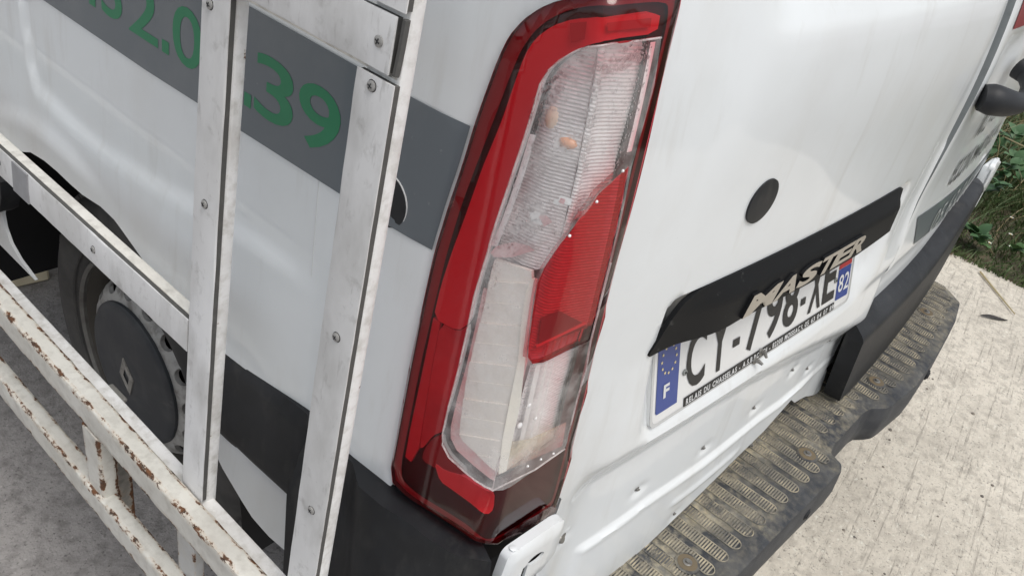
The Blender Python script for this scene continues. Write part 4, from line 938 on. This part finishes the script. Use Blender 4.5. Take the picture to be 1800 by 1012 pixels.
# tread pads: one mesh, many copies
def tread_mesh(L_, name):
    mb = MB(); wd = .0115; n = 10; lp = []
    for k in range(n + 1): a = -math.pi / 2 - math.pi * 0 + math.pi * k / n; lp.append((wd * math.cos(a + math.pi) * -1, 0))
    lp = [(wd * math.cos(a), -L_ + wd * math.sin(a)) for a in np.linspace(math.pi, 2 * math.pi, n)]
    lp = [(-wd, 0)] + lp + [(wd, 0)]
    mb.tube([(x, y, .0007) for x, y in lp], .0010, 5)
    m_ = int(L_ / .0046)
    for k in range(m_ + 2):
        y = -.004 - k * .0046; half = wd if y > -L_ else math.sqrt(max(0, wd * wd - (y + L_) ** 2))
        if half < .003: continue
        mb.box((0, y, .0006), (1, 0, 0), (0, 1, 0), (0, 0, 1), half - .001, .0011, .0007)
    o = mb.obj(name, STEPRIB, step, ang=40); return o
xs = np.arange(.334, 1.72, .0384); master = {}
for i, xx in enumerate(xs):
    yo = np.interp(xx, [p[0] for p in step_out[2:-2]], [p[1] for p in step_out[2:-2]])
    if .845 < xx < 1.085: yo = max(yo, -.114) if .868 < xx < 1.065 else yo
    y1 = .030; y0 = yo + .024 + .0115
    key = round((y1 - y0) / .008)
    if key not in master:
        o = tread_mesh(key * .008, 'tread_pad'); master[key] = o
    else:
        o = master[key].copy(); COL.objects.link(o)
    o.matrix_world = Matrix.Translation((xx, y0 + key * .008, STZ + .0002))
DIRT = pmat('dried_mud', (.15, .115, .07), .9, layers=[(50, .4, .7, one, (.12, .10, .07), .8)])
for (bx, by) in bolts:
    mb = MB(); mb.disc((bx, by, STZ - .001), (0, 0, 1), .0195, .0042, 24, 0); mb.disc((bx, by, STZ + .003), (0, 0, 1), .0155, .0008, 24, 1)
    mb.disc((bx, by, STZ + .0035), (0, 0, 1), .0072, .0016, 18, 2); mb.disc((bx, by, STZ + .005), (0, 0, 1), .0040, .003, 8, 2)
    mb.obj('step_bolt', [STEP, DIRT, STEEL], step)
for (bx, by) in [(.735, -.1445), (1.365, -.1515)]:
    mb = MB(); mb.disc((bx, by, STZ - .045), (.05, -1, 0), .0125, .005, 20, 0); mb.disc((bx, by - .005, STZ - .045), (.05, -1, 0), .008, .002, 14, 0); mb.obj('step_plug', BLACKPL, step)
for bx in (.5, 1.0, 1.5):
    mb = MB(); mb.box((bx, .12, STZ - .04), (1, 0, 0), (0, 1, 0), (0, 0, 1), .03, .16, .02); mb.obj('step_bracket', BLACK, step)

# ---- rear wheel
WC = np.array([0, .857, .328])
def lathe(name, prof, m, parent, n=72, c=WC, ang=35, tread=False, sgn=1):
    P = []; F = []
    for (xx, r) in prof:
        for k in range(n):
            t = 2 * math.pi * k / n; P.append((xx, c[1] + r * math.cos(t), c[2] + r * math.sin(t)))
    for l in range(len(prof) - 1):
        for k in range(n): j = (k + 1) % n; F.append((l * n + k, l * n + j, l * n + n + j, l * n + n + k))
    mb = MB(); mb.add(P, F); return mb.obj(name, m, parent, ang=ang)
def make_wheel(parent):
    wh = thing('wheel', '', '', (0.2, WC[1], WC[2])); 
    del wh['label'], wh['category']
    wh.parent = parent; wh.matrix_parent_inverse = parent.matrix_world.inverted()
    ty = lathe('tyre', [(.118, .205), (.100, .213), (.090, .224), (.084, .245), (.081, .270), (.083, .295), (.092, .310), (.106, .321), (.125, .327), (.28, .327), (.30, .321), (.318, .30), (.322, .25), (.30, .21)], TYRE, wh)
    mb = MB()
    for k in range(76):     # tread blocks
        t = 2 * math.pi * k / 76
        for (xa, xb, sk_) in ((.101, .128, .012), (.134, .166, -.008), (.172, .206, .006), (.212, .244, -.008), (.250, .285, .012)):
            c = np.array([(xa + xb) / 2, WC[1] + .3275 * math.cos(t + sk_), WC[2] + .3275 * math.sin(t + sk_)])
            rad = np.array([0, math.cos(t), math.sin(t)]); tan = np.array([0, -math.sin(t), math.cos(t)])
            if xa < .11: rad = rad * .9 + np.array([-.28, 0, 0]); c = c - np.array([0, 0, 0]) - rad * .004
            mb.box(c, (1, 0, 0), tan, rad, (xb - xa) / 2, .0105, .0045)
    tb = mb.obj('tread_blocks', TYRE, ty, smooth=False); tb['kind'] = 'stuff'
    lathe('bead_line', [(.0835, .2315), (.0815, .2335), (.0835, .2355)], TYRE, ty)
    rim = lathe('rim', [(.118, .2035), (.1, .2035), (.086, .2035), (.081, .2085), (.085, .2125), (.1, .2135)], RIMLIP, wh)
    lathe('rim_barrel', [(.088, .2045), (.110, .199), (.14, .188), (.19, .182)], RIMDARK, rim)
    # disc with a ring of holes
    circ = lambda r, n: [(r * math.cos(2 * math.pi * k / n), r * math.sin(2 * math.pi * k / n)) for k in range(n)]
    holes = [circ(.11, 48)]
    for k in range(16):
        a = 2 * math.pi * (k + .35) / 16; ca, sa = math.cos(a), math.sin(a); hh = []
        for q in range(12):
            b = 2 * math.pi * q / 12; u, v = .0115 * math.cos(b), .0155 * math.sin(b); hh.append(((.1585 + u) * ca - v * sa, (.1585 + u) * sa + v * ca))
        holes.append(hh)
    def fm(P, H):
        P = np.asarray(P); r = np.hypot(P[:, 0], P[:, 1])
        xx = np.interp(r, [.11, .134, .145, .160, .173, .182], [.078, .078, .080, .088, .105, .132])
        return np.stack([xx - H, WC[1] - P[:, 0], WC[2] + P[:, 1]], 1)
    patch('rim_disc', RIMM, rim, circ(.182, 72), fm, 0.0, holes=holes, step=.02, edge=.008, thick=.008)
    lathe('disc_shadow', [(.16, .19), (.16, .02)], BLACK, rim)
    cap = lathe('hub_cap', [(.079, .1365), (.074, .1360), (.0705, .132), (.069, .122), (.067, .10), (.0645, .07), (.063, .05), (.0635, .045), (.062, .04), (.0615, .001)], HUBCAP, wh)
    # diamond emblem: open lozenge of two bent bars
    mb = MB(); a0 = math.radians(12)
    def em(y, z, d): c, s_ = math.cos(a0), math.sin(a0); return (.0605 - d, WC[1] - (y * c - z * s_), WC[2] + (y * s_ + z * c))
    hw, hhh = .024, .038
    outer = [(0, hhh), (hw, 0), (0, -hhh), (-hw, 0)]; inner = [(0, hhh * .42), (hw * .42, 0), (0, -hhh * .42), (-hw * .42, 0)]
    V = [em(*p, .0008) for p in outer] + [em(*p, .0008) for p in inner] + [em(*p, -.004) for p in outer] + [em((a[0] + b_[0]) / 2, (a[1] + b_[1]) / 2, .003) for a, b_ in zip(outer, inner)]
    F = []
    for k in range(4):
        j = (k + 1) % 4; F += [(k, j, 12 + j, 12 + k), (12 + k, 12 + j, 4 + j, 4 + k), (k, 8 + k, 8 + j, j)]
    mb.add(V, F); mb.obj('diamond_emblem', EMBLEM, cap, smooth=False)
    return wh
wh = make_wheel(van)
def copy_tree(o, parent, off=None):
    c = o.copy(); COL.objects.link(c); c.parent = parent; c.matrix_parent_inverse = o.matrix_parent_inverse.copy()
    for ch in list(o.children): copy_tree(ch, c)
    return c
bpy.context.view_layer.update()
fw = copy_tree(wh, van); fw.location = wh.location + Vector((0, 3.0, 0))

# ================================================================== GLASS RACK on the van's flank
rack = thing('glass_rack', 'white steel glazing rack with rusty lower ledge along the van flank', 'rack', (-.10, .9, .40))
EPS = .0644
def rk(y, z, d=0.0): return np.array([-.08 + EPS * (z - 1.1) + d, y, z])    # d = depth inwards from the strip's face
def beam(name, p0, p1, ux, uy, hx, hy, m, parent, bev=.004, seglen=.03, jit=.0, n=5):
    """square tube with rounded corners and an 'edge' attribute for its wear"""
    p0, p1, ux, uy = (np.array(q, float) for q in (p0, p1, ux, uy))
    cs = []; 
    corners = [(1, 1), (-1, 1), (-1, -1), (1, -1)]
    for ci, (a, b) in enumerate(corners):
        th0 = {(1, 1): 0, (-1, 1): 90, (-1, -1): 180, (1, -1): 270}[(a, b)]
        for q in range(3):
            th = math.radians(th0 + 45 * q); cs.append(((hx - bev) * a + bev * math.cos(th), (hy - bev) * b + bev * math.sin(th), 1.0))
        # points along the following face
        a2, b2 = corners[(ci + 1) % 4]
        A = ((hx - bev) * a + bev * math.cos(math.radians(th0 + 90)), (hy - bev) * b + bev * math.sin(math.radians(th0 + 90)))
        Bq = ((hx - bev) * a2 + bev * math.cos(math.radians(th0 + 90)), (hy - bev) * b2 + bev * math.sin(math.radians(th0 + 90)))
        for q in range(1, n):
            t = q / n; cs.append((A[0] + (Bq[0] - A[0]) * t, A[1] + (Bq[1] - A[1]) * t, abs(2 * t - 1) ** 2.2))
    L_ = np.linalg.norm(p1 - p0); ns = max(2, int(L_ / seglen)); V = []; at = []; k = len(cs)
    for i in range(ns + 1):
        c = p0 + (p1 - p0) * i / ns
        for (a, b, e) in cs:
            V.append(c + ux * (a + rng.normal() * jit) + uy * (b + rng.normal() * jit)); at.append(e)
    F = [(i * k + q, i * k + (q + 1) % k, (i + 1) * k + (q + 1) % k, (i + 1) * k + q) for i in range(ns) for q in range(k)]
    F += [tuple(range(k - 1, -1, -1)), tuple(range(ns * k, ns * k + k))]
    mb = MB(); mb.add(V, F); return mb.obj(name, m, parent, ang=40, attr=at)
LX = np.array([1, 0, -EPS]); LX /= np.linalg.norm(LX); LZ = np.array([EPS, 0, 1]); LZ /= np.linalg.norm(LZ); LY = np.array([0, 1.0, 0])
def strip(parent, a, b, along, wdir, half):
    """white facing screwed over a grey rubber backing; a, b = ends on the outer face"""
    a, b = np.array(a), np.array(b); c = (a + b) / 2; L_ = np.linalg.norm(b - a) / 2
    # face, slightly wavy
    ns = max(3, int(L_ * 2 / .02)); V = []; F = []
    for i in range(ns + 1):
        p = a + (b - a) * i / ns
        for q, (wv, dd) in enumerate(((-1, .0016), (-1, .0004), (-.9, 0), (0, -.0006), (.9, 0), (1, .0004), (1, .0016))):
            V.append(p + wdir * half * wv * (1 + rng.normal() * .008) + LX * (dd + rng.normal() * .00012))
    for i in range(ns):
        for q in range(6): F.append((i * 7 + q, i * 7 + q + 1, i * 7 + q + 8, i * 7 + q + 7))
    F += [tuple(range(7)), tuple(range(ns * 7 + 6, ns * 7 - 1, -1))]
    mb = MB(); mb.add(V, F); st = mb.obj('facing_strip', STRIP, parent, ang=60)
    mb = MB(); mb.box(c + LX * .0044, along, wdir, LX, L_ - .001, half - .0006, .0027); mb.obj('rubber_backing', RUBBERSTRIP, parent)
    return st
def screw(parent, y, z, r=.0041):
    p = rk(y, z, -.0004); mb = MB(); mb.disc(p, -LX, r, .0016, 16, 0, dome=.0008)
    for a in (.4, .4 + math.pi / 2):
        u = LY * math.cos(a) + LZ * math.sin(a); mb.box(p - LX * .0024, u, np.cross(u, LX), LX, r * .55, r * .11, .0004, 1)
    mb.disc(p, -LX, r * 1.18, .0003, 16, 1)
    mb.obj('screw', [SCREWM, RUBBER], parent)
TD = .0145      # depth of the tubes behind the strip
def post(y, zlow, ztop, strips, screws):
    c0 = rk(y, zlow, .0072 + TD / 2); c1 = rk(y, ztop, .0072 + TD / 2)
    po_ = beam('post', c0, c1, LX, LY, TD / 2, .0185, POSTP, rack, bev=.003)
    for (a, b) in strips: strip(po_, rk(y, a), rk(y, b), LZ, LY, .0200)
    for (yy, zz) in screws: screw(po_, yy, zz)
    return po_
post(.351, .50, 2.05, [(.592, 2.04)], [(.357, 1.159), (.351, .973), (.352, 1.42), (.35, 1.75)])
post(.150, .50, 2.05, [(.50, 1.1745), (1.2255, 2.04)], [(.151, 1.167), (.149, .945), (.148, .738), (.15, 1.42), (.15, 1.75)])
post(1.55, .50, 2.05, [(.592, 2.04)], [(1.55, 1.3), (1.55, 1.0)])
r1 = beam('rail', rk(.36, .8055, .0072 + TD / 2), rk(2.05, .8055, .0072 + TD / 2), LX, LZ, TD / 2, .0185, RAILP, rack, bev=.003)
strip(r1, rk(.373, .8045), rk(2.05, .8045), LY, LZ, .0205)
for y in (.571, .82, 1.2): screw(r1, y, .805, .0042)
mb = MB(); mb.box(rk(.757, .8045, -.0006), LY, LZ, LX, .0215, .0207, .0012); mb.obj('tape_patch', pmat('grey_tape', (.30, .30, .31), .6, layers=[(50, .4, .7, one, (.22, .22, .22), .6)]), r1)
r2 = beam('rail', rk(.135, 1.191, .0072 + TD / 2), rk(2.05, 1.191, .0072 + TD / 2), LX, LZ, TD / 2, .0185, RAILP, rack, bev=.003)
st = strip(r2, rk(.137, 1.2005, -.0005), rk(2.05, 1.2005, -.0005), LY, LZ, .0205)
for y in (.150, .55, .9): screw(r2, y, 1.2, .0043)
mb = MB(); mb.tube([rk(.1315, 1.2205, .004), rk(.1325, 1.2, .0045), rk(.1335, 1.18, .004)], .0028, 6); mb.obj('rubber_backing', RUBBERSTRIP, r2)
# rusty ledge: two rails one above the other, strut, foot rail and stub
A = beam('ledge_rail', (-.1265, -.10, .5715), (-.1265, 2.1, .5935), (1, 0, 0), (0, 0, 1), .0125, .0225, RUSTY, rack, bev=.004, seglen=.02, jit=.0003)
Bm = beam('ledge_rail', (-.1335, -.10, .4230), (-.1335, 2.1, .4310), (1, 0, 0), (0, 0, 1), .0120, .0225, RUSTY, rack, bev=.004, seglen=.02, jit=.0003)
for y in (.545, 1.5): beam('ledge_strut', (-.130, y, .446), (-.130, y, .556), (1, 0, 0), (0, 1, 0), .0105, .0210, RUSTY, rack, bev=.003, seglen=.02)
beam('foot_rail', (-.1035, .05, .5800), (-.1035, 2.1, .592), (1, 0, 0), (0, 0, 1), .009, .0045, POSTP, rack, bev=.002)
st_ = beam('support_stub', (-.090, .588, .33), (-.090, .588, .556), (1, 0, 0), (0, 1, 0), .013, .017, rust_paint('dirty_stub_paint', (.20, .19, .17), (.12, .115, .105), .66), rack, bev=.003)
mb = MB(); mb.box((-.090, .588, .558), (1, 0, 0), (0, 1, 0), (0, 0, 1), .014, .020, .003, bev=.0015); mb.obj('stub_cap', pmat('dirty_white_cap', (.24, .235, .22), .6), st_)
for y in (.351, 1.55):
    beam('rack_foot', (-.1165, y, .38), (-.1165, y, .548), (1, 0, 0), (0, 1, 0), .007, .019, rust_paint('peeling_grey_paint', (.36, .365, .37), (.62, .62, .60), .80), rack, bev=.002)
for y in (.2, .95, 1.7):
    for z in (1.5, 1.9): mb = MB(); mb.tube([rk(y, z, .02), (.02, y, z)], .008, 8); mb.obj('wall_bracket', STEEL, rack)
beam('rail', rk(.13, 2.03, .0072 + TD / 2), rk(2.05, 2.03, .0072 + TD / 2), LX, LZ, TD / 2, .0185, RAILP, rack, bev=.003)

# ================================================================== LOOSE THINGS ON THE GROUND
WOOD = pmat('weathered_timber', (.62, .55, .40), .8, layers=[(10, .4, .7, (1, .2, 1), (.48, .41, .28), .7)])
for i, (x, y, hx, lab) in enumerate([(.12, 1.70, .035, 'short pale timber block on the ground at the left edge behind the wheel'), (.215, 1.675, .045, 'longer yellowish timber block lying just ahead of the rear wheel')]):
    mb = MB(); mb.box((x, y, .025), (.99, -.12, 0), (.12, .99, 0), (0, 0, 1), hx, .022, .025, bev=.006); o = mb.obj('timber_block', WOOD)
    o['label'] = lab; o['category'] = 'timber'
DRYLEAF = pmat('dark_dry_leaf', (.035, .03, .028), .7)
mb = MB(); c = np.array([2.62, -.155, .010])
P = []; L_ = .052
for i in range(9):
    t = i / 8; wd = .016 * math.sin(math.pi * min(1, t * 1.02)) ** .7; cx = (t - .5) * 2 * L_
    for k in (-1, -.4, .4, 1): P.append(c + np.array([.66 * cx + .74 * wd * .62 * k, -.75 * cx + .66 * wd * .62 * k, -.004 + .005 * abs(k) + .006 * math.sin(t * 5) * .5]))
mb.add(P, [(i * 4 + k, i * 4 + k + 1, i * 4 + k + 5, i * 4 + k + 4) for i in range(8) for k in range(3)])
o = mb.obj('dead_leaf', DRYLEAF); o['label'] = 'curled dark dead leaf lying on the beige concrete near the verge'; o['category'] = 'leaf'
# grit on the slab
mb = MB()
gx = rng.uniform(.6, 3.0, 170); gy = rng.uniform(-1.4, .35, 170)
for a, b in zip(gx, gy):
    r = .0015 + .0042 * rng.random() ** 4; mb.disc((a, b, .003), (rng.normal() * .2, rng.normal() * .2, 1), r, r * .5, 6, dome=r * .5)
gr = mb.obj('grit', pmat('grit_stone', (.12, .11, .10), .9, layers=[(30, .4, .6, one, (.25, .22, .18), .8)])); gr['kind'] = 'stuff'

# ---- verge plants
def leafmat(name, a, b, tr=.25):
    m = pmat(name, a, .55, layers=[(9, .4, .65, one, b, .9)]); bs = m.node_tree.nodes['Principled BSDF']
    return m
GG = leafmat('green_grass_blades', (.060, .105, .032), (.095, .135, .045)); DG = leafmat('dry_grass_blades', (.34, .27, .14), (.22, .17, .09)); BG = leafmat('brown_grass_blades', (.12, .085, .05), (.18, .13, .08))
LEAF = [leafmat('bramble_leaf', (.050, .115, .045), (.075, .15, .06)), leafmat('clover_leaf', (.075, .15, .05), (.10, .19, .07))]
def blades(name, n, m, xr, yr, h0, h1, wd, lean, dens_f=None):
    V = np.zeros((n, 7, 3)); x = xr[0] + (xr[1] - xr[0]) * rng.random(n) ** 1.25; y = rng.uniform(*yr, n); h = h0 + (h1 - h0) * rng.random(n) ** 1.6
    h = h * np.clip((x - xr[0]) / .6, .22, 1)
    a = rng.random(n) * 2 * np.pi; lx, ly = np.cos(a) * lean * h * rng.random(n), np.sin(a) * lean * h * rng.random(n); wx, wy = -np.sin(a + 1) * wd, np.cos(a + 1) * wd
    for k, (t, q) in enumerate([(0, 1), (0, -1), (.4, .8), (.4, -.8), (.75, .5), (.75, -.5), (1, 0)]):
        V[:, k, 0] = x + lx * t ** 2 + wx * q; V[:, k, 1] = y + ly * t ** 2 + wy * q; V[:, k, 2] = .0 + h * (t - .25 * lean * t * t * .6)
    base = (np.arange(n) * 7)[:, None]; F = [f for q in ((0, 1, 3, 2), (2, 3, 5, 4)) for f in (base + np.array(q)).tolist()] + (base + np.array((4, 5, 6))).tolist()
    mb = MB(); mb.v = V.reshape(-1, 3).tolist(); mb.f = [tuple(f) for f in F]; mb.mi = [0] * len(F)
    o = mb.obj(name, m, smooth=False); o['kind'] = 'stuff'; return o
blades('green_grass', 42000, GG, (2.98, 6.0), (-1.1, 1.6), .07, .28, .0034, 1.1)['label'] = 'green grass along the verge beyond the concrete'
blades('dry_grass', 9000, DG, (3.25, 8.5), (-1.3, 2.2), .12, .60, .0026, 1.3)['label'] = 'dry straw coloured grass on the verge'
blades('dead_thatch', 9000, BG, (2.97, 7.0), (-1.3, 1.9), .02, .13, .003, 2.2)['label'] = 'brown dead thatch at the foot of the verge'
def leaf_mesh(L_, wd, m, name):
    P = []; 
    for i in range(6):
        t = i / 5; q = wd * math.sin(math.pi * (t * .92 + .06)) ** .8
        for k in (-1, 0, 1): P.append((t * L_, q * k, .10 * L_ * (1 - abs(k)) * -.6 + .12 * L_ * math.sin(t * 3)))
    mb = MB(); mb.add(P, [(i * 3 + k, i * 3 + k + 1, i * 3 + k + 4, i * 3 + k + 3) for i in range(5) for k in range(2)])
    me_o = mb.obj(name, m); me = me_o.data; bpy.data.objects.remove(me_o); return me
BLEAF = leaf_mesh(.055, .022, LEAF[0], 'leaf'); CLEAF = leaf_mesh(.034, .017, LEAF[1], 'leaf')
def leafy(name, label, cat, x, y, n, hgt, spread, me, group, stem_m):
    t = thing(name, label, cat, (x, y, .02), group)
    for q in range(max(3, n // 4)):
        a = rng.random() * 6.28; r = spread * (.3 + .7 * rng.random()); tip = np.array([x + math.cos(a) * r, y + math.sin(a) * r, .02 + hgt * (.55 + .45 * rng.random())])
        mid = (np.array([x, y, .02]) + tip) / 2 + np.array([0, 0, hgt * .22])
        mb = MB(); mb.tube([(x, y, .0), mid, tip], [.003, .0022, .0014], 5); mb.obj('stem', stem_m, t)
        for k in range(4):
            f = .45 + .55 * (k + 1) / 4; base = np.array([x, y, .02]) * (1 - f) ** 2 + 2 * f * (1 - f) * mid + tip * f * f
            for j in range(3):
                o = bpy.data.objects.new('leaf', me); sc = .7 + .6 * rng.random()
                link(o, t); o.matrix_world = Matrix.Translation(base) @ Matrix.Rotation(a + (j - 1) * 1.5 + rng.normal() * .3, 4, 'Z') @ Matrix.Rotation(-.25 + rng.normal() * .35, 4, 'Y') @ Matrix.Scale(sc, 4)
STEM = leafmat('plant_stem', (.12, .10, .05), (.09, .11, .05))
leafy('bramble_plant', 'bramble with rounded green leaves low against the far bumper corner', 'plant', 3.30, .26, 12, .22, .20, BLEAF, 'leafy weeds on the verge', STEM)
leafy('bramble_plant', 'larger bramble clump in the shade at the right edge of the verge', 'plant', 3.62, .02, 16, .26, .28, BLEAF, 'leafy weeds on the verge', STEM)
leafy('bramble_plant', 'bramble further back among the tall dry grass', 'plant', 4.1, .32, 14, .30, .28, BLEAF, 'leafy weeds on the verge', STEM)
leafy('clover_plant', 'small pale clover patch near the concrete edge', 'plant', 3.13, -.03, 10, .07, .14, CLEAF, 'leafy weeds on the verge', STEM)
leafy('clover_plant', 'low clover beside the white daisies at the right', 'plant', 3.22, -.22, 10, .08, .14, CLEAF, 'leafy weeds on the verge', STEM)
leafy('bramble_plant', 'upright bramble shoot behind the hinge at the top right', 'plant', 4.6, .55, 12, .34, .22, BLEAF, 'leafy weeds on the verge', STEM)
for (x_, y_, n_, hg_, lab_) in [(3.42, .20, 16, .24, 'dense bramble just behind the nearest straw stalk'), (3.5, -.18, 14, .20, 'bramble at the right edge below the arching stalk'), (3.85, .20, 16, .30, 'bramble between the two tall clumps in the verge'), (3.2, .16, 12, .13, 'small bramble tucked against the bumper corner')]:
    leafy('bramble_plant', lab_, 'plant', x_, y_, n_, hg_, .24, BLEAF, 'leafy weeds on the verge', STEM)
PETAL = pmat('white_petals', (.72, .72, .70), .6); EYE = pmat('yellow_flower_eye', (.60, .42, .05), .6)
for (x, y, h) in [(3.10, .085, .03), (3.12, .02, .03), (3.18, -.05, .04), (3.16, -.09, .04), (3.20, -.12, .035), (3.28, -.02, .05), (3.34, -.10, .05), (3.24, -.18, .03), (3.42, .02, .06)]:
    x += rng.normal() * .015
    t = thing('daisy', 'small white daisy growing low on the verge', 'flower', (x, y, .02), 'white daisies along the verge')
    mb = MB(); mb.tube([(x, y, 0), (x + .004, y, h + .02)], .001, 4); mb.obj('stem', STEM, t)
    mb = MB(); c = np.array([x + .004, y, h + .02])
    for k in range(10):
        a = k * .628; u = np.array([math.cos(a), math.sin(a), .25]); v = np.array([-math.sin(a), math.cos(a), 0])
        mb.add([c, c + u * .006 + v * .0022, c + u * .0090, c + u * .006 - v * .0022], [(0, 1, 2, 3)])
    mb.obj('petals', PETAL, t, smooth=False)
    mb = MB(); mb.disc(c, (0, 0, 1), .0034, .001, 8, dome=.0015); mb.obj('flower_eye', EYE, t)
STALK = pmat('dry_stalk_straw', (.46, .38, .22), .7)
for pts, lab in [([(3.05, .17, .0), (3.06, .15, .14), (3.07, .13, .30)], 'single straw stalk standing beside the black bumper corner'),
                 ([(3.9, .25, .25), (3.55, .05, .33), (3.35, -.35, .42)], 'long straw stalk arching across the brambles to the right edge'),
                 ([(4.3, .33, .36), (4.0, .12, .45), (3.7, -.15, .52)], 'upper straw stalk leaning over the dry grass'),
                 ([(2.93, -.02, .012), (2.84, -.10, .010), (2.72, -.2, .012)], 'thin straw stalk lying on the concrete by the verge'),
                 ([(4.6, .5, .0), (4.55, .47, .4), (4.45, .42, .62)], 'bent straw stalk upright behind the van corner')]:
    mb = MB(); mb.tube(pts, [.004, .0034, .0022], 5); o = mb.obj('straw_stalk', STALK); o['label'] = lab; o['category'] = 'stalk'
